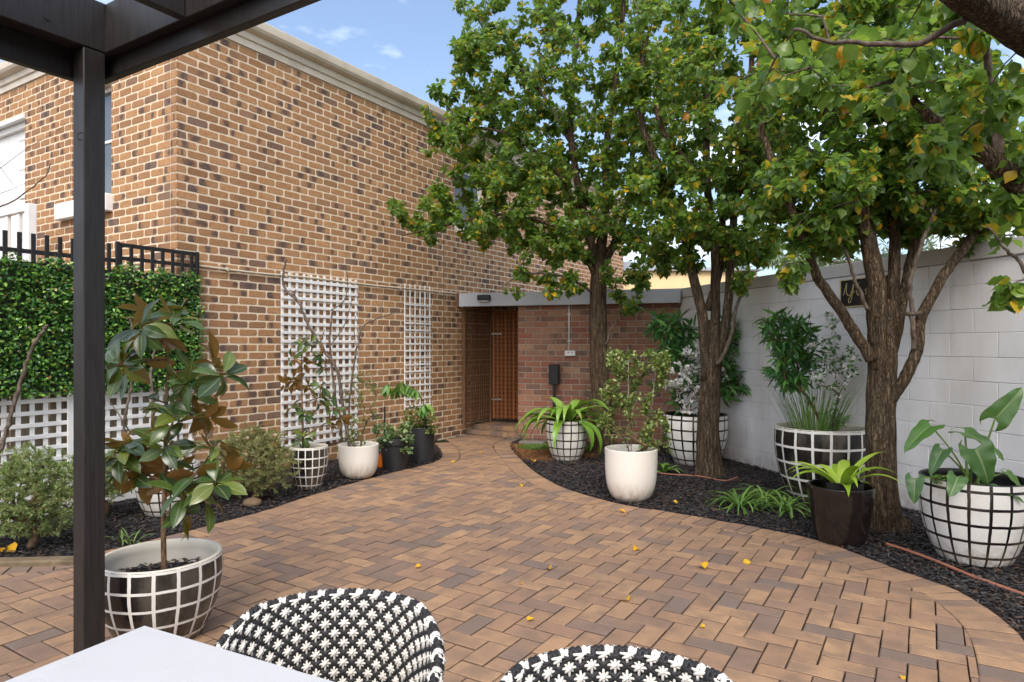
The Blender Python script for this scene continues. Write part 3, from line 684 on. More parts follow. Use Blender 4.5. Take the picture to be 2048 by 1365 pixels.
lt = MB().box((-.60, -.20, 2.13), (-.40, -.112, 2.215), .012).build('wall_light', M['plastic'], shed); MB().box((-.585, -.19, 2.112), (-.415, -.12, 2.129)).build('diffuser', M['metal'], lt)
cd = MB().tube([(.80, -.008, 2.04), (.80, -.008, 1.36)], .010, 8).build('conduit', M['white'], shed, True)
for zz in (1.9, 1.5): MB().box((.775, -.012, zz), (.825, .003, zz + .018), .002).build('saddle', M['white'], cd)
sk = MB().box((.74, -.045, 1.28), (.90, .003, 1.36), .006).build('power_point', M['white'], shed)
for xx in (.785, .84): MB().box((xx, -.050, 1.325), (xx + .025, -.046, 1.345)).build('switch', M['metal'], sk)
# lattice screen on the house side of the entry, gate at its back, two low steps
scr = tag(empty('timber_screen', H(.135, 4.74, 0), -HY), 'tall weathered brown lattice screen on the wall beside the gate', 'screen')
for k in range(14): MB().box((-.006, k * .055, .22), (.008, k * .055 + .024, 2.1), .002).build('slat', M['screen'], scr)
for k in range(31): MB().box((-.016, 0, .25 + k * .06), (-.0065, .745, .275 + k * .06)).build('slat', M['screen'], scr)
MB().box((-.03, -.05, .12), (.02, -.002, 2.1), .003).build('frame', M['screen'], scr)
gate = tag(empty('timber_gate', SW(-.68, .82, 0), SRZ), 'orange brown timber gate with square lattice face at the back of the entry', 'gate')
MB().box((0, .03, .21), (.9, .045, 2.0)).build('backing_board', m_plain('dark_gate_board', srgb(84, 44, 22), .8, .2), gate)
for k in range(13): MB().box((k * .07 + .002, -.018, .21), (k * .07 + .040, .002, 2.0), .003).build('slat', M['gate'], gate)
for k in range(26): MB().box((0, .003, .23 + k * .07), (.9, .019, .268 + k * .07), .003).build('slat', M['gate'], gate)
for zz in (.52, 1.62): MB().box((-.02, -.02, zz), (.16, -.0125, zz + .026), .002).build('hinge', M['metal'], gate)
MB().box((-.06, -.02, .15), (-.022, .06, 2.04), .004).build('gate_post', M['screen'], gate)
steps = tag(empty('entry_steps', H(0, 4.9, 0), -HY), 'two low brick steps up to the gate', 'steps')
MB().box((.02, .02, -.05), (1.25, 1.6, .068)).build('step_core', M['mortar_old'], steps); MB().box((.02, .2, .0685), (1.25, 1.6, .143)).build('step_core', M['mortar_old'], steps)
sb = tmesh('step_brick', MB().box((0, 0, 0), (.112, .23, .072), .005).t(), M['paver'], False)
for r_, (y0, z0) in enumerate(((0.0, .002), (.18, .074))):
    for k in range(10): link('brick', sb, steps, Matrix.Translation((.03 + k * .116, y0, z0)) @ Matrix.Rotation(rr.uniform(-.01, .01), 4, 'Z'))
for k in range(10):
    for q in range(4): link('brick', sb, steps, Matrix.Translation((.03 + k * .116, .415 + q * .235, .074)))

# ---- white painted block wall
bw = tag(empty('block_wall', W0, WRZ), 'long white painted concrete block wall along the right', 'wall')
MB().box((-.3, .008, -.05), (9.5, .19, 2.12)).build('wall_core', M['blockjoint'], bw)
bt = MB().box((-.198, 0.0, -.1), (.198, .02, .1), .0035).t(); bme = tmesh('block', bt, M['block'], False)
for r_ in range(11):
    x = -.2 if r_ % 2 else 0.0
    while x < 9.3:
        a0, a1 = max(x, -.0), x + .4
        if a1 - a0 > .05: link('block', bme, bw, Matrix.Translation(((a0 + a1) / 2, rr.uniform(-.0012, .0012), r_ * .193 + .0965)) @ Matrix.Diagonal(((a1 - a0) / .4, 1, .193 / .2027, 1)))
        x += .4
MB().box((-.42, -.02, 2.125), (9.5, .22, 2.255), .006).build('coping', M['coping'], bw)
sg = tag(empty('wall_sign', WW(3.36, -.022, 1.955), WRZ), 'small black sign with pale gold script lettering on the white wall', 'sign')
MB().box((-.33, 0, -.135), (.33, .02, .135), .003).build('board', M['plastic'], sg)
for lo, hi in (((-.33, -.006, .127), (.33, -.001, .135)), ((-.33, -.006, -.135), (.33, -.001, -.127)), ((-.33, -.006, -.1265), (-.322, -.001, .1265)), ((.322, -.006, -.1265), (.33, -.001, .1265))):
    MB().box(lo, hi).build('frame', M['gold'], sg)
def script(name, strokes, x0, s):
    m = MB()
    for st in strokes: m.tube(catmull([(x0 + a * s, -.004, b * s) for a, b in st], 8), .0042, 6)
    m.build(name, M['gold'], sg, True)
script('letter', [[(-.9, -.15), (-.6, .55), (-.45, .95), (-.5, .1), (-.2, -.25), (.15, .1), (.4, .8), (.3, .1), (.1, -.7), (-.15, -.95), (-.2, -.6), (.2, -.15), (.55, .15)]], -.20, .10)
script('letter', [[(0, .2), (.15, -.25), (.35, -.15), (.45, .25), (.5, -.2), (.75, -.05)], [(.3, .85), (.36, .9)]], -.125, .10)
script('letter', [[(0, .1), (.25, .3), (.1, -.25), (.35, -.2), (.5, .25), (.55, -.2), (.8, 0)]], -.02, .10)

# ================================================================== FENCE, PERGOLA, TABLE, CHAIRS
fence = tag(empty('garden_fence', H(0, 0, 0), -HY), 'white square lattice fence with black picket top beside the house corner', 'fence')
for k in range(26):
    MB().box((.02, -2.40 + k * .1005, .12), (.032, -2.364 + k * .1005, 1.12), .002).build('slat', M['white'], fence)
for k in range(10):
    MB().box((.0325, -2.42, .16 + k * .1), (.042, .16, .196 + k * .1), .002).build('slat', M['white'], fence)
for yy in (-1.02, -.1): MB().box((.043, yy, .0), (.06, yy + .07, 1.12), .003).build('upright', M['white'], fence)
M['paling'] = m_wood('grey_paling', srgb(138, 124, 104), srgb(176, 162, 140))
for k in range(18): MB().box((-.05, -2.42 + k * .145, .02), (-.034, -2.282 + k * .145, 1.9), .002).build('paling', M['paling'], fence)
MB().box((-.032, -2.42, .0), (.018, .16, .11), .004).build('plinth_board', M['white'], fence)
for k in range(26):
    y0 = -2.40 + k * .1005; tall = y0 < -.62
    MB().box((.045, y0, 2.02), (.058, y0 + .034, 2.375 if tall else 2.392), .002).build('picket', M['black'], fence)
MB().box((.032, -2.42, 2.205), (.044, -.585, 2.243), .002).build('rail', M['black'], fence); MB().box((.032, -2.42, 2.08), (.044, .2, 2.14), .002).build('rail', M['black'], fence)
MB().box((.032, -.58, 2.355), (.044, .2, 2.393), .002).build('rail', M['black'], fence); MB().box((.032, -.58, 2.235), (.044, .2, 2.27), .002).build('rail', M['black'], fence)
MB().box((.046, .165, 1.0), (.075, .20, 2.395), .003).build('end_post', M['black'], fence)
MB().box((.046, -.62, 2.0), (.07, -.585, 2.40), .003).build('end_post', M['black'], fence)

# leaf template: outline of half widths along the blade; the blade runs along +y, its face looks to +z
def leaf_t(widths, L=1.0, W=0.5, fold=0.25, curl=0.35, wave=0.0, seed=0, petiole=0.0):
    g = random.Random(seed); n = len(widths); v, uv, f = [], [], []
    if petiole > 0: pass
    for i, w in enumerate(widths):
        t = i / (n - 1); y = math.sin(t * curl) / curl * L; z = -(1 - math.cos(t * curl)) / curl * L
        hw = w * W / 2; zz = hw * fold; wz = wave * W * g.uniform(-1, 1) * (0 < i < n - 1); wz2 = wave * W * g.uniform(-1, 1) * (0 < i < n - 1)
        if w <= 1e-6: v.append((0, y, z)); uv.append((0, t)); continue
        v += [(-hw, y, z + zz + wz), (0, y, z), (hw, y, z + zz + wz2)]; uv += [(-1, t), (0, t), (1, t)]
    idx = []; c = 0
    for w in widths:
        idx.append((c,) if w <= 1e-6 else (c, c + 1, c + 2)); c += len(idx[-1])
    for a, b in zip(idx[:-1], idx[1:]):
        if len(a) == 1: f += [(a[0], b[1], b[0]), (a[0], b[2], b[1])]
        elif len(b) == 1: f += [(a[0], a[1], b[0]), (a[1], a[2], b[0])]
        else: f += [(a[0], a[1], b[1], b[0]), (a[1], a[2], b[2], b[1])]
    return T(v, f, uv)
OV = [0, .72, 1.0, .62, 0]                    # ovate leaf
PEAR_T = [leaf_t([0, .72, 1.0, .86, .42, 0], 1, .74, fo, cu, .06, s) for s, (fo, cu) in enumerate([(.2, .5), (.45, .3), (.1, .9), (.6, .7), (.3, -.4), (.5, 1.1), (.15, .2), (.35, .8)])]
PEAR_HI = [leaf_t([0, .5, .85, 1.0, .97, .8, .5, .18, 0], 1, .74, fo, cu, .10, s) for s, (fo, cu) in enumerate([(.2, .5), (.45, .3), (.1, .9), (.6, .7), (.3, -.4), (.5, 1.1), (.15, .2), (.35, .8)])]
NARROW_T = [leaf_t([0, .8, 1, .6, 0], 1, .2, .3, c, 0, s) for s, c in enumerate((.3, .8, -.2, 1.2))]
SMALL_T = [leaf_t([0, 1.0, .8, 0], 1, .58, fo, c, .05, s) for s, (fo, c) in enumerate([(.3, .3), (.1, .7), (.5, .2), (.2, -.3)])]
NEEDLE_T = [leaf_t([0, 1, 0], 1, .13, .2, c, 0, s) for s, c in enumerate((.2, .6))]

def unit(a): return a / (np.linalg.norm(a, axis=-1, keepdims=True) + 1e-9)
def ell(c, r, n, rng, hollow=0.35):
    d = unit(rng.normal(size=(n, 3))); q = rng.uniform(hollow ** 3, 1, n) ** (1 / 3)
    return np.array(c)[None] + d * q[:, None] * np.array(r)[None]

def grow(base, tips, rng, seg=0.14, arch=0.12, wander=0.05, rtip=0.003, power=0.42, up_pen=0.5):
    """branches from the given limbs out to every tip, sharing limbs as real ones do"""
    pos, par, cnt, cap = [], [], [], []
    for pts, rad in base:
        for i, p in enumerate(pts):
            pos.append(np.array(p, float)); par.append(-1); cnt.append(0.0); cap.append(rad[i] if not np.isscalar(rad) else rad)
    A = np.array(pos); nb = len(pos); paths = []
    dist0 = np.array([np.min(np.linalg.norm(A - t, axis=1)) for t in tips]); order = np.argsort(dist0)
    buf = np.zeros((nb + len(tips) * 14 + 10, 3)); buf[:nb] = A; n = nb
    for k in order:
        t = tips[k]; d = np.linalg.norm(buf[:n] - t, axis=1) + up_pen * np.maximum(0, buf[:n, 2] - t[2])
        j = int(np.argmin(d)); a = buf[j].copy(); L = np.linalg.norm(t - a)
        if L < 0.02: continue
        c = (a + t) / 2 + rng.normal(size=3) * wander * L + np.array([0, 0, arch * L]); m = int(min(12, max(2, round(L / seg))))
        s = np.linspace(0, 1, m + 1)[:, None]; pts = (1 - s) ** 2 * a + 2 * s * (1 - s) * c + s * s * t
        pts[1:-1] += rng.normal(size=(m - 1, 3)) * wander * 0.25 * L / m
        ids = [j]
        for q in range(1, m + 1):
            buf[n] = pts[q]; par.append(ids[-1]); cnt.append(0.0); cap.append(9); ids.append(n); n += 1
        paths.append((pts, ids))
        q = ids[-1]
        while q >= 0: cnt[q] += 1; q = par[q]
    out = []
    for pts, ids in paths:
        r = np.array([rtip * max(cnt[i], 1) ** power for i in ids]); c0 = cap[ids[0]]
        r[0] = min(r[0], r[1] * 1.15 if c0 > 8 else min(c0 * .8, r[1] * 1.3)); out.append((pts, r))
    return out
def branch_mesh(name, paths, mat, parent, origin, sides=5):
    m = MB(); o = np.array(origin)
    for pts, r in paths: m.tube(pts - o, r, sides if r[0] > .006 else 4, False)
    return tag(m.build(name, mat, parent, True), kind='stuff')
def leaf_places(paths, per, rng, tail=0.45, size=(.06, .09), droop=.5, spread=.9, stalk=.03, along=.5):
    loc, dr = [], []
    for pts, r in paths:
        seg = np.linalg.norm(np.diff(pts, axis=0), axis=1); cum = np.r_[0, np.cumsum(seg)]; L = cum[-1]; n = max(1, int(rng.poisson(per)))
        s = L - np.minimum(tail, L) * rng.uniform(0, 1, n) ** 1.3
        p = np.stack([np.interp(s, cum, pts[:, i]) for i in range(3)], 1); tg = unit(pts[-1] - pts[max(0, len(pts) - 3)])
        d = unit(tg[None] * along + unit(rng.normal(size=(n, 3))) * spread + np.array([0, 0, -droop]))
        loc.append(p + d * stalk * rng.uniform(.4, 1.4, (n, 1))); dr.append(d)
    loc, dr = np.concatenate(loc), np.concatenate(dr); n = len(loc)
    up = unit(np.array([0, 0, 1.0]) + rng.normal(size=(n, 3)) * .55)
    return mats4(look(dr, up, rng.uniform(-.5, .5, n)), loc, rng.uniform(*size, n))
def foliage(parent, origin, temps, mats, mat, rng, parts=0, part_name='leaf', stuff='foliage'):
    """the leaves that show largest become parts of their own, the rest one mass"""
    o = np.array(origin); m = mats.copy(); idx = rng.integers(0, len(temps), len(m)); keep = np.ones(len(m), bool)
    if parts:
        w = m[:, :3, 3]; y = np.maximum(w[:, 1], .1); x2 = 1024 + F_PX * w[:, 0] / y; y2 = HOR - F_PX * (w[:, 2] - CAM_H) / y
        sc = np.linalg.norm(m[:, :3, 1], axis=1) / y * ((x2 > 5) & (x2 < 2043) & (y2 > 5) & (y2 < 1360)) - (w[:, 1] - w[:, 1].min()) * 1e-3
        top = np.argsort(-sc)[:parts]; me = [tmesh(part_name, t, mat, True) for t in temps]
        for i in top:
            q = Matrix(m[i].tolist()); q.translation -= Vector(o); link(part_name, me[idx[i]], parent, q)
        keep[top] = False
    m = m[keep]; m[:, :3, 3] -= o
    if len(m): tag(link(stuff, join(stuff, temps, idx[keep], m, mat, True), parent), kind='stuff')

# ---- artificial hedge panels on the fence
for nm, y0, y1, lab in (('hedge_panel', -2.42, -.605, 'artificial ivy hedge panel on the fence left of the black post'), ('hedge_panel', -.60, .19, 'artificial ivy hedge panel ending against the brick wall')):
    hp = tag(empty(nm, H(.06, y0, 1.05), -HY), lab, 'hedge panel', 'artificial hedge panels on the fence')
    w = y1 - y0; MB().box((0, 0, .0), (.006, w, 1.06)).build('backing_mesh', m_plain('hedge_backing', srgb(40, 52, 32), .8, .2), hp)
    n = int(5200 * w); loc = np.stack([RNG.uniform(.008, .075, n), RNG.uniform(-.01, w + .01, n), RNG.uniform(-.03, 1.12, n)], 1)
    loc[:, 2] += .03 * np.sin(loc[:, 1] * 21) * (loc[:, 2] > .95); loc[:, 0] += .022 * (np.sin(loc[:, 1] * 17 + 2 * np.sin(loc[:, 2] * 9)) * np.sin(loc[:, 2] * 15 + loc[:, 1] * 4))
    d = unit(np.stack([RNG.uniform(.2, 1, n), RNG.normal(size=n) * .7, RNG.normal(size=n) * .6 - .15], 1))
    mm = mats4(look(d, unit(np.array([.7, 0, .8]) + RNG.normal(size=(n, 3)) * .45), RNG.uniform(-.4, .4, n)), loc, RNG.uniform(.026, .044, n))
    tag(link('leaves', join('leaves', SMALL_T, RNG.integers(0, 4, n), mm, M['ivy'], True), hp), kind='stuff')

# ---- pergola: one post, two doubled beams, joists
near = Vector(((167 - 1024) / F_PX * 2.85, 2.85, 0)); pv, pu = toH(near)         # the post's nearest corner in the house frame
pg = tag(empty('pergola', H(pv, pu, 0), -HY), 'black stained timber pergola with one post in front of the fence', 'pergola')
pw = .09
MB().box((-pw, 0, 0), (0, pw, 2.73), .004).build('post', M['stain'], pg)
MB().box((0, pw, 2.735), (4.6, pw + .045, 2.95), .003).build('beam', M['stain'], pg); MB().box((-.16, pw + .046, 2.655), (4.6, pw + .085, 2.95), .003).build('fascia_board', M['stain'], pg)
MB().box((-pw - .0, -4.2, 2.735), (-.0005, pw + .045, 2.95), .003).build('beam', M['stain'], pg); MB().box((-.16, -4.2, 2.62), (-.118, pw + .045, 2.95), .003).build('fascia_board', M['stain'], pg)
jx = min(np.linspace(.1, 2, 400), key=lambda a: abs(pix(H(pv + a, pu + pw, 2.735))[0] - 371))
for x in (jx - .045, jx + .855): MB().box((x, -4.2, 2.737), (x + .045, pw - .001, 2.95), .003).build('joist', M['stain'], pg)
for z in (2.79, 2.88): MB().tube([(.0005, -.14, z), (.004, -.14, z)], .008, 8).build('bolt', M['black'], pg)
MB().tube(catmull([(.0, -.004, 2.36), (-.012, -.018, 2.35), (-.006, -.02, 2.33), (.0, -.006, 2.325)], 5), .0025, 6).build('hook', M['black'], pg, True)

# ---- white table
tyaw = -R(26.8); tc0 = P(290, 1250, 1.686); tc0.z = 0
tb = tag(empty('outdoor_table', tc0, tyaw), 'white rectangular outdoor table top at the lower left', 'table')
MB().box((0, -.95, .705), (2.0, 0, .74), .004).build('tabletop', M['table'], tb)
for x in (.05, 1.89):
    for y in (-.9, -.11): MB().box((x, y, 0), (x + .06, y + .06, .704), .003).build('leg', M['table'], tb)
MB().box((.112, -.085, .63), (1.889, -.065, .704)).build('apron', M['table'], tb); MB().box((.112, -.865, .63), (1.889, -.845, .704)).build('apron', M['table'], tb)

# ---- woven tub chairs: local +y is the back
def chair_surface(a, h):       # a in [-1,1] round the tub, h in [0,1] up the wall
    ang = a * R(118); top = .735 - .10 * max(0, abs(a) - .45) / .55 - .02 * a * a; z = .40 + (top - .40) * h
    r = .225 + .055 * h; return np.array([math.sin(ang) * r, math.cos(ang) * r * .98, z]), np.array([math.sin(ang), math.cos(ang), -.25])
def capsule(mb, p, q, r, bow=None, sides=6):
    p, q = np.array(p), np.array(q); m = (p + q) / 2 + (bow if bow is not None else 0)
    pts = [p, p * .72 + m * .28, m, q * .72 + m * .28, q]; mb.tube(pts, [r * .35, r * .95, r, r * .95, r * .35], sides)
def make_chair():
    root = empty('woven_chair')
    core_ = MB(); NA, NH = 44, 9; v, f = [], []
    for k, off in ((0, 0.006), (1, -.006)):
        for i in range(NA + 1):
            for j in range(NH + 1):
                p, n = chair_surface(-1 + 2 * i / NA, j / NH); v.append(tuple(p + n * off))
    s = (NA + 1) * (NH + 1)
    for i in range(NA):
        for j in range(NH):
            a = i * (NH + 1) + j; b = a + NH + 1; f += [(a, b, b + 1, a + 1), (s + a, s + a + 1, s + b + 1, s + b)]
    core_.add(v, f).build('shell', M['rope_b'], root, True)
    wh, bl = MB(), MB(); NC, NR = 40, 13                     # staggered star motifs, white stars with black knots between
    def pt(a, h, o=.0): 
        p, n = chair_surface(a, min(max(h, -.02), 1.0)); return p + n * o
    da, dh = 2 / NC, 1 / NR
    for side in (-1, 1):
        for j in range(NR + 1):
            for i in range(NC + 1):
                a, h = -1 + i * da, j * dh
                o = side * .010
                if (i + j) % 2 == 0:
                    n_ = chair_surface(a, h)[1] * side * .004
                    capsule(wh, pt(a - da * .78, h, o), pt(a + da * .78, h, o), .0036, n_); capsule(wh, pt(a, h - dh * .84, o), pt(a, h + dh * .84, o), .0036, n_ * 1.2)
                    capsule(wh, pt(a - da * .44, h - dh * .42, o), pt(a + da * .44, h + dh * .42, o), .0036, n_ * 1.9)
                    capsule(wh, pt(a + da * .42, h - dh * .40, o), pt(a - da * .42, h + dh * .40, o), .0032, n_ * .8)
                else:
                    n_ = chair_surface(a, h)[1] * side * .003
                    capsule(bl, pt(a - da * .6, h - dh * .5, o * .9), pt(a + da * .6, h + dh * .5, o * .9), .006, n_); capsule(bl, pt(a + da * .6, h - dh * .5, o * .9), pt(a - da * .6, h + dh * .5, o * .9), .006, n_)
    NR2 = 84
    for i in range(NR2):                                     # the braided rim
        a0, a1 = -1 + 2 * i / NR2, -1 + 2 * (i + 1.5) / NR2
        for sd in (-1, 1):
            q = [pt(a0, 1, sd * .012) + (0, 0, -.006), pt((a0 + a1) / 2, 1, 0) + (0, 0, .012), pt(a1, 1, -sd * .012) + (0, 0, -.006)]
            (wh if (i + (sd > 0)) % 4 in (0, 1) and i % 4 != 3 else bl).tube(catmull(q, 3), .0055, 6)
    tag(wh.build('white_weave', M['rope_w'], root, True), kind='stuff'); tag(bl.build('black_weave', M['rope_b'], root, True), kind='stuff')
    MB().lathe([(0, .43), (.20, .43), (.222, .415), (.222, .385), (0, .385)], 32).build('seat', M['rope_b'], root, True)
    for sx in (-1, 1):
        for sy in (-1, 1): MB().tube([(sx * .16, sy * .15, .40), (sx * .21, sy * .20, 0)], .011, 8).build('leg', M['black'], root, True)
    MB().tube([tuple(pt(-1 + 2 * i / 40, 1)) for i in range(41)], .010, 8).build('rim_frame', M['black'], root, True)
    return root
def kids(o): return [c for c in bpy.data.objects if c.parent == o]
def copy_tree(o, parent=None):
    c = o.copy(); col.objects.link(c); c.parent = parent
    for ch in kids(o): copy_tree(ch, c)
    return c
ch1 = make_chair(); ch2 = copy_tree(ch1); ch3 = copy_tree(ch1)
for o, (x, y), rz, lab in ((ch1, (-.462, 1.635), R(3), 'black and white woven tub chair at the table corner, in full view'), (ch2, (.215, 1.275), R(-5), 'black and white woven tub chair showing only its rim at the bottom edge'), (ch3, (-1.44, 1.345), R(60), 'woven tub chair whose dark rim peeps in at the lower left corner')):
    o.location = (x, y, 0); o.rotation_euler = (0, 0, rz); tag(o, lab, 'chair', 'woven tub chairs round the white table')

# ---- two white trellises on the facade
def trellis(name, lab, u0, u1, z0, z1, nv, zs, wv, lean=.0):
    t = tag(empty(name, H(.02, u0, z0), -HY), lab, 'trellis', 'white trellises on the brick facade'); w = u1 - u0; hgt = z1 - z0
    for k in range(nv):
        y = k * (w - wv) / (nv - 1); MB().box((.0, y, 0), (.010, y + wv, hgt), .0015).build('slat', M['white'], t)
    for z in zs: MB().box((.0105, -.006, z - z0), (.020, w + .006, z - z0 + wv), .0015).build('slat', M['white'], t)
    return t
def u_at(px): 
    k = (px - 1024) / F_PX; return (k * HC.y - HC.x) / (HU.x - k * HU.y)
ua, ub = u_at(559), u_at(711); uc, ud = u_at(806), u_at(858)
trellis('white_trellis', 'wide white square lattice trellis behind the dark magnolia', ua, ub, .22, 2.30, 12, [.25 + k * .102 for k in range(20)], .036)
trellis('white_trellis', 'narrow white trellis with open upright bars at its top', uc, ud, .50, 2.33, 6, [.55 + k * .1 for k in range(14)] + [2.02], .024)

# ================================================================== POTS
def pot_profile(Rm, h, kind):
    if kind == 'egg': o = [(.0, 0), (.60, 0), (.66, .02), (.76, .14), (.87, .32), (.95, .52), (.995, .72), (1.0, .85), (.985, 1.0)]
    elif kind == 'bowl': o = [(.0, 0), (.55, 0), (.66, .03), (.80, .12), (.91, .28), (.97, .5), (.99, .75), (1.0, 1.0)]
    elif kind == 'taper': o = [(.0, 0), (.64, 0), (.72, .04), (.82, .25), (.90, .5), (.96, .75), (1.0, .93), (1.0, 1.0)]
    elif kind == 'nursery': o = [(.0, 0), (.76, 0), (.78, .03), (.88, .5), (.93, .80), (.94, .81), (1.0, .82), (1.0, 1.0)]
    else: o = [(.0, 0), (.9, 0), (.94, .02), (.98, .5), (1.0, 1.0)]
    out = [(r * Rm, z * h) for r, z in o]; e = .018
    # smooth the outside
    zz = [p[1] for p in out[1:]]; rr_ = [p[0] for p in out[1:]]
    pts = catmull([(r, z, 0) for r, z in out[1:]], 4)
    prof = [(0, 0)] + [(p[0], p[1]) for p in pts]; inner = [(out[-1][0], h), (out[-1][0] - e * .15, h + .005), (out[-1][0] - e * .85, h + .005), (out[-1][0] - e, h), (out[-1][0] - e - .004, h - .03)]
    for p in pts[::-1]:
        if p[1] > h * .35 and p[1] < h - .035: inner.append((p[0] - e - .004, p[1]))
    return prof, inner
def pot(name, lab, x, y, Rm, h, kind, mat, soil=.86, soilmat=None, rot=0.0, group=None, lining=None):
    o = tag(empty(name, (x, y, 0), rot), lab, 'pot', group)
    pa, pb = pot_profile(Rm, h, kind); MB().lathe(pa, 56).build('pot_body', mat, o, True); MB().lathe(pb, 56).build('rim', lining or mat, o, True)
    ri = Rm * (.93 if kind != 'bowl' else .95) - .012
    MB().lathe([(0, h * soil + .01), (ri * .6, h * soil + .004), (ri, h * soil - .004), (ri, h * soil - .03)], 32).build('soil', soilmat or M['mulchbed'], o, True)
    return o
def at(px, py): g = G(px, py); return g.x, g.y
M['lining'] = m_plain('cream_lining', srgb(206, 200, 186), .5, .06, 5); M['darkrim'] = m_plain('dark_rim', srgb(40, 38, 38), .4, .1)
GW = lambda n, h, k=.2: m_grid(n, POTW, POTB, 17, h / 5.0, h * .02, (.16, .17))
GB = lambda n, h: m_grid(n, POTB, POTW, 17, h / 4.6, 0, (.15, .15), .16)
PG = 'grid painted pots'; POTS = {}
def gpot(key, lab, px, d, Rm, h, mat, rot=0.0, kind='egg', soil=.86, grp=PG, name='planter_pot', lining=None):
    x = (px - 1024) / F_PX * d; POTS[key] = (x, d, h); pot(name, lab, x, d, Rm, h, kind, mat, soil, None, rot, grp, lining); return x, d
gpot('mag', 'glossy black pot with white grid holding the near magnolia', 322, 3.32, .285, .40, GB('grid_glaze_a', .40), .1, soil=.72, lining=M['lining'])
gpot('cycad', 'white pot with black grid half hidden behind the near magnolia', 335, 5.75, .26, .42, GW('grid_glaze_b', .42), .3)
gpot('mag2', 'black pot with white grid in front of the wide trellis', 618, 6.75, .19, .42, GB('grid_glaze_c', .42), .2, 'egg', lining=M['lining'])
gpot('rose', 'plain white pot beside the wide trellis', 717, 7.28, .218, .36, M['plainpot'], 0, 'bowl', .8, 'plain white pots')
gpot('jade', 'matt black plastic pot with a thick lip, left of two', 790, 7.78, .178, .36, M['matpot'], 0, 'nursery', .85, 'black plastic pots by the wall')
gpot('rhodo', 'taller matt black pot at the end of the wall bed', 842, 8.32, .17, .42, M['matpot'], 0, 'cyl', .88, 'black plastic pots by the wall')
gpot('lily', 'white pot with black grid near the shed, holding the strap leaf lily', 1134, 8.45, .272, .50, GW('grid_glaze_d', .50), .2, lining=M['darkrim'])
gpot('cage', 'large plain white pot with stained base on the paving edge', 1262, 6.25, .245, .475, M['plainpot'], 0, 'bowl', .72, 'plain white pots')
gpot('bloss', 'white pot with black grid behind the second tree', 1391, 8.15, .385, .60, GW('grid_glaze_e', .60), .5, lining=M['darkrim'])
gpot('bamb', 'big black pot with white grid against the white wall', 1642, 6.25, .412, .68, GB('grid_glaze_f', .68), .6, lining=M['lining'])
gpot('lime', 'glossy plain black pot in front of the third tree', 1681, 4.92, .228, .41, M['blackpot'], 0, 'taper', .66, 'plain black pot')
gpot('ear', 'white pot with black grid at the right edge under big leaves', 1947, 4.52, .325, .55, GW('grid_glaze_g', .55), .15, lining=M['darkrim'])
tall = tag(empty('tall_planter', SW(1.35, -.32, 0), SRZ), 'tall dark square planter behind the first tree', 'pot')
MB().add([(-.09, -.09, 0), (.09, -.09, 0), (.09, .09, 0), (-.09, .09, 0), (-.16, -.16, .62), (.16, -.16, .62), (.16, .16, .62), (-.16, .16, .62)], [(0, 3, 2, 1), (0, 1, 5, 4), (1, 2, 6, 5), (2, 3, 7, 6), (3, 0, 4, 7), (4, 5, 6, 7)]).build('planter_body', M['matpot'], tall)
lx, ly, lh = POTS['lime']
sp = tag(empty('nursery_pot', (lx + .03, ly + .04, .205), R(-16)), 'square black plastic pot standing inside the glossy black pot', 'pot')
q = MB(); a, b, h_ = .11, .125, .235
for s1, s2 in (((-b, -b), (b, -b)), ((b, -b), (b, b)), ((b, b), (-b, b)), ((-b, b), (-b, -b))):
    k = a / b; q.add([(s1[0] * k, s1[1] * k, 0), (s2[0] * k, s2[1] * k, 0), (*s2, h_), (*s1, h_), (s1[0] * k * .96, s1[1] * k * .96, 0), (s2[0] * k * .96, s2[1] * k * .96, 0), (s2[0] * .96, s2[1] * .96, h_), (s1[0] * .96, s1[1] * .96, h_)],
      [(0, 1, 2, 3), (5, 4, 7, 6), (3, 2, 6, 7)])
q.build('pot_body', M['plastic'], sp); MB().box((-.1, -.1, 0), (.1, .1, .15)).build('soil', M['mulchbed'], sp)
op = pot('small_pot', 'small orange pot behind the black plastic pots', *at(764, 934), .075, .14, 'taper', M['orange'], .85)

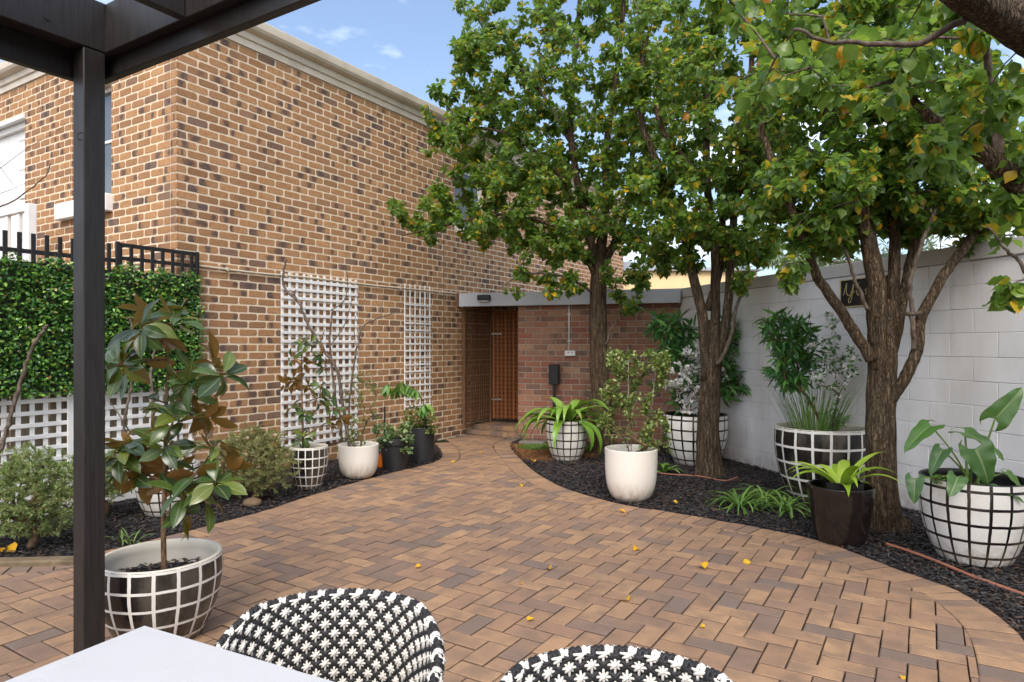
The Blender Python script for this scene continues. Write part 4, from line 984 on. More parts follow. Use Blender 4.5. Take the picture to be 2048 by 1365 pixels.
# ================================================================== POTTED PLANTS
BIGLEAF = [leaf_t([0, .42, .75, .96, 1.0, .86, .5, 0], 1, .42, fo, cu, .03, s) for s, (fo, cu) in enumerate([(.25, .35), (.45, .7), (.12, -.35), (.35, 1.1), (.5, .2), (.2, .8)])]
def whorl_plant(name, lab, root, stem, clusters, L, nleaf, rng, mat, sm, r0=.013, cat='shrub', spread=1.1, droop=.12, dj=.16):
    """stem: picture polyline with depth; clusters: (px, py, depth offset) of the leaf rosettes"""
    o = tag(empty(name, root), lab, cat); ro = np.array(root); d0 = root[1]
    sp_ = catmull([tuple(P(a, b, d0 + c)) for a, b, c in stem], 6); rad = np.linspace(r0, r0 * .4, len(sp_))
    MB().tube(sp_ - ro, rad, 9).build('stem', sm, o, True)
    tips = np.array([tuple(P(a, b, d0 + (c if c is not None else rng.uniform(-dj, dj)))) for a, b, c in clusters])
    br = grow([(sp_, rad)], tips, rng, .08, .02, .05, .0042, .3, 1.2); branch_mesh('branches', br, sm, o, root, 6)
    me = [tmesh('leaf', t, mat, True) for t in BIGLEAF]
    for (pts, r) in br:
        tip = pts[-1]; tg = unit(pts[-1] - pts[-3]) if len(pts) > 2 else np.array([0, 0, 1.0]); tg = unit(tg + np.array([0, 0, .5])); ph = rng.uniform(0, 6.3)
        a = unit(np.cross(tg, [0.3, .2, 1])); b = np.cross(tg, a); n = int(nleaf + rng.integers(-2, 3))
        for k in range(n):
            an = ph + k * 2.4; el = rng.uniform(-.35, .75) * (1 if k < n - 2 else 1.5); d = unit((a * math.cos(an) + b * math.sin(an)) * spread + tg * el + np.array([0, 0, -droop * rng.uniform(0, 2.5)]))
            rot = look(d[None], unit(tg + rng.normal(size=3) * .25)[None], rng.uniform(-.35, .35))
            p = tip - tg * rng.uniform(0, .05) + d * .012; s = L * rng.uniform(.72, 1.12); Mx = mats4(rot, (p - ro)[None], np.array([s]))[0]
            link('leaf', me[rng.integers(len(me))], o, Matrix(Mx.tolist()))
    return o
def c6(cx, cy, d=None): return (180 + cx / 2.528, 580 + cy / 2.528, d)
mx_, my_, mh_ = POTS['mag']
whorl_plant('magnolia', 'tall magnolia with large glossy leaves, brown beneath, nearest the camera', (mx_, my_, mh_ * .72), [(328, 1150, 0), (327, 1047, 0), (331, 920, 0), (333, 790, .02), (336, 738, .02), (331, 690, 0)],
    [c6(*q) for q in ((310, 120), (455, 130), (350, 210), (150, 380), (230, 350), (640, 360), (535, 420), (690, 420), (545, 570), (600, 640), (430, 640), (165, 770), (240, 800), (380, 770), (270, 930), (170, 900), (460, 1020), (640, 960), (730, 900), (610, 1040), (490, 1120), (640, 780), (345, 560), (250, 170), (480, 480), (560, 900), (420, 900), (120, 820))], .158, 9, np.random.default_rng(21), M['magnolia'], M['stem'], .014)
x2_, y2_, h2_ = POTS['mag2']
def c8(cx, cy): return (520 + cx / 3.79, 640 + cy / 3.79, None)
whorl_plant('magnolia', 'smaller dark magnolia in front of the wide white trellis', (x2_, y2_, h2_ * .86), [(607, 905, 0), (605, 830, 0), (603, 760, 0), (604, 700, 0)],
    [c8(*q) for q in ((320, 160), (390, 170), (230, 290), (330, 330), (470, 270), (190, 490), (250, 450), (370, 500), (470, 490), (500, 360), (450, 590), (560, 660), (230, 650), (340, 700), (540, 760), (620, 740), (290, 880), (330, 890), (540, 600))], .125, 7, np.random.default_rng(22), M['magnolia'], M['stem'], .012)
def simple_plant(name, lab, key, tips, temps, mat, per, size, rng, base=None, stems=5, sm=None, cat='shrub', droop=.2, spread=1.0, tail=.25, parts=0, rt=.0022, seg=.08, grp=None, arch=.05, rootz=None, wander=.06):
    if base is None:
        x, y, h = POTS[key]; z = h * .84
    else: x, y, z = base
    o = tag(empty(name, (x, y, z)), lab, cat, grp); ro = np.array([x, y, z]); bl = []
    for k in range(stems):
        an = rng.uniform(0, 6.3); q = ro + np.array([math.cos(an), math.sin(an), 0]) * rng.uniform(.01, .05); bl.append((np.array([q - [0, 0, .02], q, q + [math.cos(an) * .01, math.sin(an) * .01, .03]]), np.full(3, .012)))
    br = grow(bl, np.array(tips), rng, seg, arch, wander, rt, .4, 2.5); branch_mesh('stems', br, sm or M['stem'], o, ro, 5)
    mm = leaf_places(br, per, rng, tail, size, droop, spread, .012)
    foliage(o, ro, temps, mm, mat, rng, parts); return o, br
def tips_px(boxes, d, rng, dj=.15):
    out = []
    for x0, y0, x1, y1, n in boxes:
        for _ in range(n): out.append(tuple(P(rng.uniform(x0, x1), rng.uniform(y0, y1), d + rng.uniform(-dj, dj))))
    return out
rg = np.random.default_rng
r_ = rg(31); simple_plant('rose_bush', 'thin wiry rose bush with small leaves in the plain white pot by the trellis', 'rose', tips_px([(680, 760, 745, 880, 34), (705, 740, 755, 800, 14), (660, 830, 770, 900, 18)], 7.25, r_), SMALL_T, M['shrub'], 9, (.02, .038), r_, stems=6)
r_ = rg(32); simple_plant('jade_plant', 'pale green succulent bush in the left black plastic pot', 'jade', tips_px([(750, 850, 822, 905, 60)], 7.75, r_, .16), SMALL_T, M['succulent'], 17, (.035, .06), r_, stems=5, droop=-.2)
r_ = rg(33); simple_plant('bushy_plant', 'low leafy plant in the taller black pot', 'rhodo', tips_px([(805, 815, 875, 870, 46)], 8.3, r_, .15), SMALL_T, M['shrub'], 16, (.03, .05), r_, stems=5)
DROOP = [leaf_t([0, .6, 1, .9, .55, 0], 1, .34, .35, c, .03, s) for s, c in enumerate((.5, .9, .3))]
r_ = rg(34)
o, br = simple_plant('rhododendron', 'small leggy shrub with drooping long leaves before the narrow trellis', None, [tuple(P(a, b, 8.15)) for a, b in ((775, 768), (790, 775), (800, 762), (815, 768), (830, 775), (845, 812), (848, 806))], DROOP, M['rhodo'], 11, (.12, .18), r_, tuple(P(822, 850, 8.2)), 1, None, 'shrub', 1.5, .8, .04)
r_ = rg(35); simple_plant('climbing_shrub', 'loose shrub with small two tone leaves climbing a wire frame', 'cage', tips_px([(1215, 700, 1335, 775, 85), (1225, 770, 1330, 830, 30), (1205, 820, 1265, 880, 12), (1280, 830, 1345, 900, 26), (1195, 830, 1215, 855, 4), (1200, 780, 1240, 800, 8)], 6.25, r_, .2), SMALL_T, M['shrub'], 19, (.028, .05), r_, stems=8, rt=.002)
cx_, cy_, ch_2 = POTS['cage']
cage = tag(empty('wire_frame', (cx_, cy_, ch_2 * .72)), 'thin galvanised wire plant frame in the plain white pot', 'plant support')
def cw(px, py, dd=0): p = P(px, py, cy_ + dd); return (p.x - cx_, p.y - cy_, p.z - ch_2 * .72)
for a, b in (((1257, 925, -.06), (1257, 723, -.06)), ((1290, 925, -.04), (1313, 728, -.04)), ((1262, 905, .1), (1270, 760, .1))): MB().tube([cw(*a), cw(*b)], .0028, 6).build('upright', M['metal'], cage, True)
for a, b in (((1240, 722, -.06), (1315, 726, -.04)), ((1268, 800, -.06), (1303, 802, -.04)), ((1248, 875, -.06), (1290, 878, -.04))): MB().tube([cw(*a), cw(*b)], .0026, 6).build('crossbar', M['metal'], cage, True)
# blossom + narrow leaved foliage in the two wall pots
PETAL = [T([(0, 0, 0)] + [(math.cos(2 * math.pi * k / 10) * (.5 if k % 2 == 0 else .27), math.sin(2 * math.pi * k / 10) * (.5 if k % 2 == 0 else .27), .12 if k % 2 == 0 else .0) for k in range(10)], [(0, 1 + k, 1 + (k + 1) % 10) for k in range(10)])]
def blossoms(o, br, rng, per, size):
    mm = leaf_places(br, per, rng, .35, size, -.1, 1.0, .01); ro = np.array(o.location); mm[:, :3, 3] -= ro
    tag(link('blossoms', join('blossoms', PETAL, np.zeros(len(mm), int), mm, M['petal'], False), o), kind='stuff')
r_ = rg(36); simple_plant('narrow_leaf_plant', 'dark green narrow leaved plant behind the second tree', 'bloss', tips_px([(1305, 635, 1390, 720, 42), (1440, 640, 1480, 800, 38), (1345, 700, 1440, 800, 20)], 8.3, r_, .25), NARROW_T, M['palm'], 12, (.13, .22), r_, stems=6, droop=.25, tail=.3)
x_, y_, h_ = POTS['bloss']
r_ = rg(37); o, br = simple_plant('white_blossom_spray', 'dense white blossom sprays rising from the pot behind the second tree', None, tips_px([(1365, 690, 1408, 760, 60), (1322, 722, 1380, 785, 46), (1350, 765, 1412, 828, 50), (1390, 730, 1455, 780, 14), (1330, 760, 1360, 775, 8)], 8.0, r_, .15), SMALL_T, M['palm'], 1.5, (.03, .04), r_, (x_ + .02, y_ - .02, h_ * .84), 4); blossoms(o, br, r_, 11, (.03, .05))
r_ = rg(38); simple_plant('bamboo_plant', 'green narrow leaved plant against the white wall', 'bamb', tips_px([(1530, 625, 1620, 690, 44), (1545, 690, 1640, 760, 30), (1550, 735, 1600, 770, 16), (1660, 840, 1700, 855, 4)], 6.4, r_, .18), NARROW_T, M['palm'], 11, (.10, .17), r_, stems=6, droop=.3, tail=.3)
x_, y_, h_ = POTS['bamb']
r_ = rg(39); o, br = simple_plant('apple_blossom', 'twiggy branch with pale blossoms and small leaves beside the third tree', None, tips_px([(1600, 670, 1690, 760, 26), (1660, 690, 1715, 750, 18), (1650, 620, 1680, 680, 7), (1630, 750, 1700, 790, 8)], 6.2, r_, .15), SMALL_T, M['palm'], 7, (.03, .05), r_, (x_ + .05, y_ - .03, h_ * .84), 3, M['twig'], wander=.1); blossoms(o, br, r_, 6, (.045, .07))
def blades(name, lab, base, n, L, W, spread, mat, rng, arch=1.2, parts=True, cat='plant', lean=None, grp=None, rbase=.03, upmin=.25, kink=0):
    o = tag(empty(name, base), lab, cat, grp); allb = MB()
    for k in range(n):
        az = k * 2.4 + rng.uniform(-.4, .4); el = rng.uniform(upmin, 1.25); l = L * rng.uniform(.7, 1.1); w = W * rng.uniform(.8, 1.15); c = arch * rng.uniform(.6, 1.3)
        m = 12; p = np.array([math.cos(az) * rbase * rng.uniform(.2, 1), math.sin(az) * rbase * rng.uniform(.2, 1), 0]); a = el; v, f, uv = [], [], []
        sd = np.array([-math.sin(az), math.cos(az), 0])
        for i in range(m + 1):
            t = i / m; hw = w / 2 * (math.sin(min(1, t * 2.2 + .25) * math.pi / 2)) * (1 - max(0, t - .55) / .45 * .97 if t > .55 else 1)
            up = np.array([-math.sin(a) * math.cos(az), -math.sin(a) * math.sin(az), math.cos(a)])
            v += [tuple(p - sd * hw + up * hw * .3), tuple(p), tuple(p + sd * hw + up * hw * .3)]; uv += [(-1, t), (0, t), (1, t)]
            p = p + np.array([math.cos(a) * math.cos(az), math.cos(a) * math.sin(az), math.sin(a)]) * l / m; a -= c * 1.9 / m * (0.5 + t)
            az += rng.normal() * .03
            if p[2] < -base[2] + .02 and base[2] > -1: p[2] = max(p[2], -base[2] + .015)
        for i in range(m): f += [(3 * i, 3 * i + 1, 3 * i + 4, 3 * i + 3), (3 * i + 1, 3 * i + 2, 3 * i + 5, 3 * i + 4)]
        if parts: link('leaf', tmesh('leaf', T(v, f, uv), mat, True), o)
        else: allb.add(v, f, uv)
    if not parts: tag(allb.build('leaves', mat, o, True), kind='stuff')
    return o
x_, y_, h_ = POTS['lily']; blades('strap_leaf_lily', 'bright green lily with long arching strap leaves in the pot near the shed', (x_, y_, h_ * .85), 34, .82, .11, 1, M['lily'], rg(41), 1.4, upmin=.3)
MB().tube([(0, 0, -.02), (0, 0, .12)], .03, 8).build('stalk', M['greenstem'], bpy.data.objects['strap_leaf_lily'], True)
blades('lime_strap_plant', 'lime green strap leaved plant in the square nursery pot', (lx + .02, ly + .03, .37), 17, .46, .075, 1, M['lime'], rg(46), 1.0, upmin=.55)
for k, (px, py, n, L) in enumerate(((1478, 1015, 46, .42), (1530, 1006, 46, .42), (1572, 1025, 40, .40))):
    g_ = G(px, py); blades('grassy_clump', ['grassy strap leaf clump at the paving edge, farthest left of three', 'grassy strap leaf clump in the middle of three', 'grassy strap leaf clump nearest the glossy black pot'][k], (g_.x, g_.y, .0), n, L, .02, 1, M['liriope'], rg(50 + k), 1.5, cat='plant', grp='grassy clumps in the right bed')
x_, y_, h_ = POTS['bamb']; blades('reed_grass', 'thin upright reeds in the big black pot by the white wall', (x_ - .12, y_ - .12, h_ * .84), 150, .62, .007, 1, M['liriope'], rg(55), .18, False, upmin=1.15, rbase=.22)
for k, (px, py) in enumerate(((245, 1085), (265, 1088))):
    g_ = G(px, py); blades('weed_tuft', ['small grass weed in the mulch behind the near magnolia, left one', 'small grass weed in the mulch behind the near magnolia, right one'][k], (g_.x, g_.y, 0), 8, .16, .012, 1, M['grass'], rg(60 + k), 1.0, cat='weed', grp='weeds in the left bed')
g_ = SW(1.35, -.32, .60); blades('agave', 'dark blue green spiky plant in the tall dark planter', (g_.x, g_.y, .62), 26, .42, .05, 1, M['cycad'], rg(63), .7, upmin=.4)
g_ = G(1330, 945); blades('low_leaf_plant', 'small broad leaved plant behind the large plain white pot', (g_.x, g_.y, 0), 12, .26, .05, 1, M['liriope'], rg(64), 1.2)
# cycad: stiff feathered fronds
x_, y_, h_ = POTS['cycad']; cyc = tag(empty('cycad', (x_, y_, h_ * .85)), 'dark feathery cycad fronds behind the near magnolia', 'plant'); r_ = rg(65)
for k in range(9):
    az = k * 2.4; m = MB(); prev = None
    for i in range(26):
        t = i / 25; p = np.array([math.cos(az) * t * .42, math.sin(az) * t * .42, .22 * math.sin(t * 2.3)]); l = .13 * math.sin(min(1, t * 1.2 + .12) * math.pi * .95) + .01
        for s in (-1, 1):
            d = np.array([-math.sin(az) * s + math.cos(az) * .6, math.cos(az) * s + math.sin(az) * .6, .25]); q = p + unit(d) * l; e = np.array([math.cos(az), math.sin(az), 0]) * .006
            m.add([tuple(p - e), tuple(p + e), tuple(q)], [(0, 1, 2)])
    m.build('frond', M['cycad'], cyc, False)
# elephant ear
ex, ey, eh = POTS['ear']; ear = tag(empty('elephant_ear_plant', (ex, ey, eh * .85)), 'elephant ear plant with large arrow shaped leaves by the white wall', 'plant'); r_ = rg(66)
def ear_blade(L, W, seed):
    g = random.Random(seed); nc, rows = 6, 14; v, f, uv = [], [], []; ph = g.uniform(0, 6); ts = [-.34 + 1.34 * i / rows for i in range(rows + 1)]
    for t in ts:
        if t < 0: ow = W / 2 * math.sqrt(max(0, 1 - ((t + .02) / .335) ** 2)) * .96; iw = W * .05 + W * .30 * (-t / .34) ** .8; iw = min(iw, ow)
        else: ow = W / 2 * (1 - t) ** .62 * (1 + .25 * t) * .97; iw = 0
        for j in range(-nc, nc + 1):
            s = j / nc; x = math.copysign(iw + (ow - iw) * abs(s), s) if j else 0.0
            y = t * L if j or t > 0 else 0.0
            z = .30 * abs(x) * (1 - .5 * abs(s)) - .34 * L * max(0, t) ** 2 - .25 * L * min(0, t) ** 2 * 4 + .045 * W * math.sin(t * 15 + ph + (s > 0) * 2.1) * abs(s) ** 2
            v.append((x, y, z)); uv.append((s if t >= 0 else .6 + .4 * abs(s), (t + .34) / 1.34))
    n = 2 * nc + 1
    for i in range(rows):
        for j in range(n - 1):
            if ts[i + 1] < 0.0 and j in (nc - 1, nc): continue
            a = i * n + j; f.append((a, a + 1, a + n + 1, a + n))
    return T(v, f, uv)
ears = [((1990, 838), (2046, 782), -.1, .30, .19, (.4, -.6, .8)), ((1930, 866), (1968, 880), .05, .30, .20, (-.1, -.2, 1)), ((1862, 852), (1800, 890), .0, .30, .17, (-.2, -.4, 1)), ((1950, 898), (1990, 968), -.2, .27, .25, (-.2, -1, .45)), ((1885, 900), (1855, 945), -.1, .22, .13, (-.6, -.6, .5)),
        ((1830, 958), (1826, 1010), -.15, .18, .13, (-.6, -.8, .1)), ((1915, 955), (1905, 985), -.28, .17, .14, (-.2, -.9, .6)), ((2012, 945), (2040, 965), -.1, .16, .10, (.2, -.5, .8)), ((1985, 975), (2030, 985), -.25, .2, .1, (.1, -.4, 1))]
for k, (b, tp, dd, L, W, up) in enumerate(ears):
    pb, pt_ = P(b[0], b[1], ey + dd), P(tp[0], tp[1], ey + dd - .08); d = np.array(pt_ - pb); rot = look(unit(d)[None], unit(np.array(up, float))[None], 0.0); o_ = np.array([ex, ey, eh * .85]); p = np.array(pb) - o_
    lf = link('leaf', tmesh('leaf', ear_blade(L * .86, W * .9, k), M['ear'], True), ear, Matrix(mats4(rot, p[None], np.array([1.0]))[0].tolist()))
    st = np.array([r_.uniform(-.04, .04), r_.uniform(-.04, .04), 0]); mid = (st + p) / 2 + np.array([0, 0, .10 * np.linalg.norm(p)])
    MB().tube(catmull([st, st * .6 + mid * .4 + np.array([0, 0, .03]), mid, p], 6), np.linspace(.013 if k in (0, 1, 3) else .007, .005, 19), 8).build('leaf_stalk', M['greenstem'], ear, True)
r_ = rg(67); simple_plant('groundcover', 'small leafy groundcover in the pot of the elephant ear', None, tips_px([(1862, 952, 1900, 968, 16)], 4.42, r_, .06), SMALL_T, M['rhodo'], 9, (.016, .026), r_, tuple(P(1880, 985, 4.42)), 3, cat='plant')

# ---- shrubs in the left bed
def bush(name, lab, px, py, rx, rz, zc, n, per, size, mat, seed, sm=None, dj=.35, grp=None, cat='shrub'):
    g_ = G(px, py); r_ = rg(seed); c = (g_.x, g_.y, zc); tips = ell(c, (rx, dj, rz), n, r_, .45); tips = np.array(c) + (tips - np.array(c)) * r_.uniform(.72, 1.22, (len(tips), 1)); tips = tips[tips[:, 2] > .06]
    o = tag(empty(name, (g_.x, g_.y, 0)), lab, cat, grp); ro = np.array([g_.x, g_.y, 0]); stem = catmull([ro, ro + [.03, 0, .10], ro + [-.02, .01, zc * .45], ro + [.02, 0, zc * .75]], 4)
    rad = np.linspace(.035, .014, len(stem)); MB().tube(stem - ro, rad, 9).build('trunk', sm or M['stem'], o, True)
    br = grow([(stem, rad)], tips, r_, .08, -.03, .10, .0016, .45, .8); branch_mesh('branches', br, sm or M['stem'], o, ro, 4)
    foliage(o, ro, NEEDLE_T, leaf_places(br, per, r_, .17, size, -.25, .8, .004, .9), mat, r_); return o
RS = 'rosemary bushes in the left bed'
bush('rosemary', 'rounded rosemary bush with woody trunk in front of the white lattice', 62, 1095, .44, .30, .40, 1000, 46, (.02, .038), M['rosemary'], 71, None, .32, RS)
bush('rosemary', 'small rosemary behind the black pergola post', 205, 1035, .26, .22, .34, 440, 40, (.02, .038), M['rosemary'], 72, None, .22, RS)
bush('grey_shrub', 'low dense grey green shrub against the brick wall', 508, 1000, .38, .30, .36, 1000, 46, (.02, .036), M['lavender'], 73, None, .30)
def bare(name, lab, pts, d, r0, r1, seed, knots=True, tw=0, grp='bare woody stems', parent_twigs=()):
    p = catmull([tuple(P(a, b, d + (c[0] if c else 0))) for a, b, *c in pts], 7); r_ = rg(seed); o = tag(empty(name, tuple(p[0])), lab, 'branch', grp)
    rad = np.linspace(r0, r1, len(p)); rad = rad * (1 + (np.arange(len(p)) % 4 == 0) * .28) if knots else rad; p = p + r_.normal(size=p.shape) * .004
    MB().tube(p - p[0], rad, 8).build('stem', M['twig'], o, True)
    for tws in parent_twigs:
        q = catmull([tuple(P(a, b, d)) for a, b in tws], 6); MB().tube(q - p[0], np.linspace(r1 * .9, r1 * .35, len(q)), 6).build('twig', M['twig'], o, True)
    return o
dB = 7.35
bare('bare_climber', 'bare knobbly climbing branch leaning across the wide trellis', [(700, 905), (685, 800), (672, 735), (640, 690), (612, 640), (597, 605), (570, 578), (567, 545), (572, 520)], dB, .018, .011, 81, True, 0, 'bare woody stems', [[(640, 690), (650, 660)], [(597, 605), (590, 590), (592, 580)]])
bare('bare_climber', 'forked grey bare branch rising from the plain white pot', [(690, 900), (672, 790), (662, 700), (664, 640), (668, 618)], dB + .05, .015, .008, 82, True, 0, 'bare woody stems', [[(664, 620), (690, 600), (697, 560), (690, 530)], [(663, 690), (690, 650), (705, 600)]])
bare('bare_climber', 'thin bare branch arching towards the narrow trellis', [(692, 900), (700, 780), (712, 700), (725, 655), (760, 635), (800, 624)], dB + .1, .012, .005, 83, True, 0, 'bare woody stems', [[(760, 635), (765, 600), (770, 575)], [(712, 700), (708, 640), (735, 590)]])
bare('bare_sapling', 'thick bare stick leaning in front of the hedge at far left', [(0, 905), (12, 860), (38, 770), (60, 705), (78, 672), (93, 653)], 5.3, .016, .011, 84)
bare('bare_sapling', 'knobbly bare stem behind the near magnolia, left of two', [(262, 960), (250, 850), (262, 780), (268, 690), (262, 640)], 5.7, .013, .008, 85)
bare('bare_sapling', 'knobbly bare stem behind the near magnolia, right of two', [(300, 960), (305, 830), (303, 720), (345, 640), (370, 600)], 5.75, .013, .007, 86, True, 0, 'bare woody stems', [[(262, 870), (230, 820), (213, 800)]])
bare('bare_twigs', 'fine leafless twigs before the white balcony at the left edge', [(-20, 425), (45, 390), (90, 352), (102, 325)], 4.6, .006, .0025, 87, False, 0, 'bare woody stems', [[(-10, 345), (50, 300), (120, 258), (130, 245)], [(-5, 325), (20, 360), (45, 388)], [(-10, 390), (20, 380), (60, 362)], [(-5, 400), (15, 418)]])
bpy.data.objects['bare_twigs'].location

# ================================================================== TREES
def ridged(seed, amp=.05, lobes=11):
    g = rg(seed); ph = g.uniform(0, 6.3, 6); 
    def fn(i, n, th):
        return (1 + (.28 * math.exp(-i / 3.0) * np.maximum(0, np.sin(5 * th + ph[5])) if lobes == 12 else 0)) * (1 + amp * np.sin(lobes * th + ph[0] + 1.3 * math.sin(i * .31 + ph[1])) + amp * .7 * np.sin((lobes * 2 - 3) * th + ph[2] + math.sin(i * .5)) + amp * .9 * np.sin(3 * th + ph[3] + i * .12) + amp * .5 * math.sin(i * .9 + ph[4]))
    return fn
def pear_tree(lab, base, trunk, limbs, crowns, seed, per, size, parts=300, extra_tips=(), nubs=(), temps=None, thin=.6):
    r_ = rg(seed); d0 = base[1]; o = tag(empty('pear_tree', base), lab, 'tree', 'pear trees along the white wall'); ro = np.array(base)
    tp = catmull([tuple(P(a, b, d0)) if len(q) == 0 else tuple(P(a, b, d0 + q[0])) for a, b, r, *q in trunk], 8); tp[0][2] = -.05
    tr = np.interp(np.linspace(0, 1, len(tp)), np.linspace(0, 1, len(trunk)), [t[2] for t in trunk])
    tk = MB().tube(tp - ro, tr, 36, True, ridged(seed, .04, 12)).build('trunk', M['bark'], o, True); bl = [(tp[len(tp) // 2:], tr[len(tp) // 2:] * .5)]
    for li, (pts, r0, r1) in enumerate(limbs):
        lp = catmull([tuple(P(a, b, d0 + (c[0] if c else 0))) for a, b, *c in pts], 7); lr = np.linspace(r0, r1, len(lp)); big = r0 > .03
        lp[2:] += np.cumsum(r_.normal(size=(len(lp) - 2, 3)) * (.004 if big else .006), 0)
        MB().tube(lp - ro, lr, 20 if big else 10, True, ridged(seed + li + 1, .04, 8) if big else None).build('limb', M['bark'] if big else M['twig'], o, True); bl.append((lp, lr))
    for nb in nubs:
        q = [np.array(tuple(P(a, b, d0 + c))) for a, b, c in nb[0]]; MB().tube([x - ro for x in q], nb[1], 12).build('cut_stub', M['twig'], o, True)
    tips = [ell(tuple(P(cx, cy, d0 + dz)), (rx / F_PX * d0, rd, ry / F_PX * d0), n, r_, .2) for cx, cy, dz, rx, ry, rd, n in crowns]
    tips = np.concatenate(tips + ([np.array(extra_tips)] if len(extra_tips) else []))
    tips = tips[tips[:, 1] > 1.6]
    # keep twigs clear of the house facade and the far side of the wall where nothing grows through
    keep = [toH(t)[0] > .35 or t[2] > EAVE + .5 for t in tips]; tips = tips[np.array(keep)]
    if thin: tips = tips[(tips[:, 1] > d0 - .25) | (r_.uniform(size=len(tips)) < thin)]
    br = grow(bl, tips, r_, .16, .10, .07, .0031, .40, .35); branch_mesh('branches', br, M['twig'], o, base, 5)
    foliage(o, base, temps or PEAR_T, leaf_places(br, per, r_, .5, size, .55, .95, .04, .35), M['pear'], r_, parts); return o
b1 = (P(1203, 905, 8.97).x, 8.97, 0)
pear_tree('leafy pear tree nearest the shed, standing behind the large plain white pot', b1,
    [(1204, 911, .19), (1203, 890, .145), (1201, 800, .124), (1198, 700, .116), (1197, 600, .11), (1198, 530, .10), (1204, 470, .05)],
    [([(1196, 560, 0), (1175, 460, -.05), (1152, 350, -.1), (1140, 250, -.1), (1150, 120, 0), (1165, -60, .1)], .06, .024), ([(1200, 540, 0), (1212, 420, .05), (1216, 300, .1), (1232, 180, .1), (1250, 60, .1), (1255, -80, .1)], .06, .024),
     ([(1203, 540, 0), (1245, 450, .1), (1264, 370, .2), (1270, 260, .3), (1288, 120, .3), (1292, -60, .3)], .055, .02), ([(1196, 570, 0), (1150, 480, -.2), (1080, 445, -.35), (1000, 430, -.4), (900, 448, -.4), (800, 474, -.4)], .035, .008),
     ([(1180, 470, 0), (1110, 340, -.3), (1010, 265, -.5), (900, 250, -.6)], .035, .010), ([(1192, 590, 0), (1125, 548, -.4), (1055, 548, -.5), (1005, 572, -.5)], .02, .007), ([(1150, 300, 0), (1080, 180, .1), (1000, 90, .2), (950, 20, .2)], .03, .01),
     ([(1212, 690, -.1), (1228, 650, -.15), (1240, 610, -.2), (1225, 560, -.2)], .016, .008)],
    [(1180, 170, 0, 275, 230, 1.5, 520), (1110, 400, -.2, 230, 110, 1.2, 240), (960, 320, -.2, 110, 170, .8, 130), (960, 90, .2, 60, 120, .8, 50), (850, 420, -.4, 70, 60, .4, 30), (1090, 562, -.4, 95, 28, .3, 20), (1250, 555, -.3, 48, 70, .4, 30), (1220, -90, .2, 260, 130, 1.5, 100), (880, 230, -.4, 40, 70, .3, 20), (1130, 470, -.3, 150, 60, .8, 60)], 101, 33, (.058, .096))
b2 = (P(1418, 950, 7.42).x, 7.42, 0)
pear_tree('pear tree with forked trunk in front of the white blossom pot', b2,
    [(1420, 958, .185), (1418, 935, .142), (1417, 860, .116), (1420, 790, .113), (1424, 730, .106), (1427, 640, .05)],
    [([(1413, 760, -.02), (1404, 650, -.04), (1386, 560, -.05), (1366, 480, 0), (1336, 385, 0), (1290, 280, 0), (1277, 200, 0), (1290, 80, 0)], .058, .03), ([(1424, 740, .06), (1428, 600, .08), (1424, 480, .1), (1413, 370, .1), (1410, 250, .1), (1420, 100, .1), (1420, -60, .1)], .056, .026),
     ([(1430, 760, 0), (1452, 640, .0), (1464, 540, 0), (1472, 430, 0), (1490, 300, 0), (1500, 150, 0), (1500, -40, 0)], .054, .026), ([(1434, 730, -.12), (1460, 680, -.16), (1470, 620, -.18), (1492, 560, -.2), (1492, 480, -.2)], .024, .012),
     ([(1413, 372, .05), (1370, 320, -.1), (1325, 262, -.2), (1312, 215, -.25)], .042, .022), ([(1416, 620, .1), (1440, 540, .15), (1446, 440, .2), (1450, 330, .3)], .05, .02)],
    [(1420, 170, 0, 200, 230, 1.2, 380), (1330, 410, -.2, 90, 90, .7, 95), (1480, 420, -.3, 85, 100, .7, 95), (1420, -80, 0, 220, 100, 1.2, 45), (1488, 555, -.35, 30, 22, .15, 8), (1350, 490, .1, 90, 50, .7, 45), (1500, 500, .1, 60, 40, .6, 26), (1560, 300, -.2, 80, 140, .6, 70)], 202, 31, (.056, .094))
b3 = (P(1770, 1058, 5.28).x, 5.28, 0)
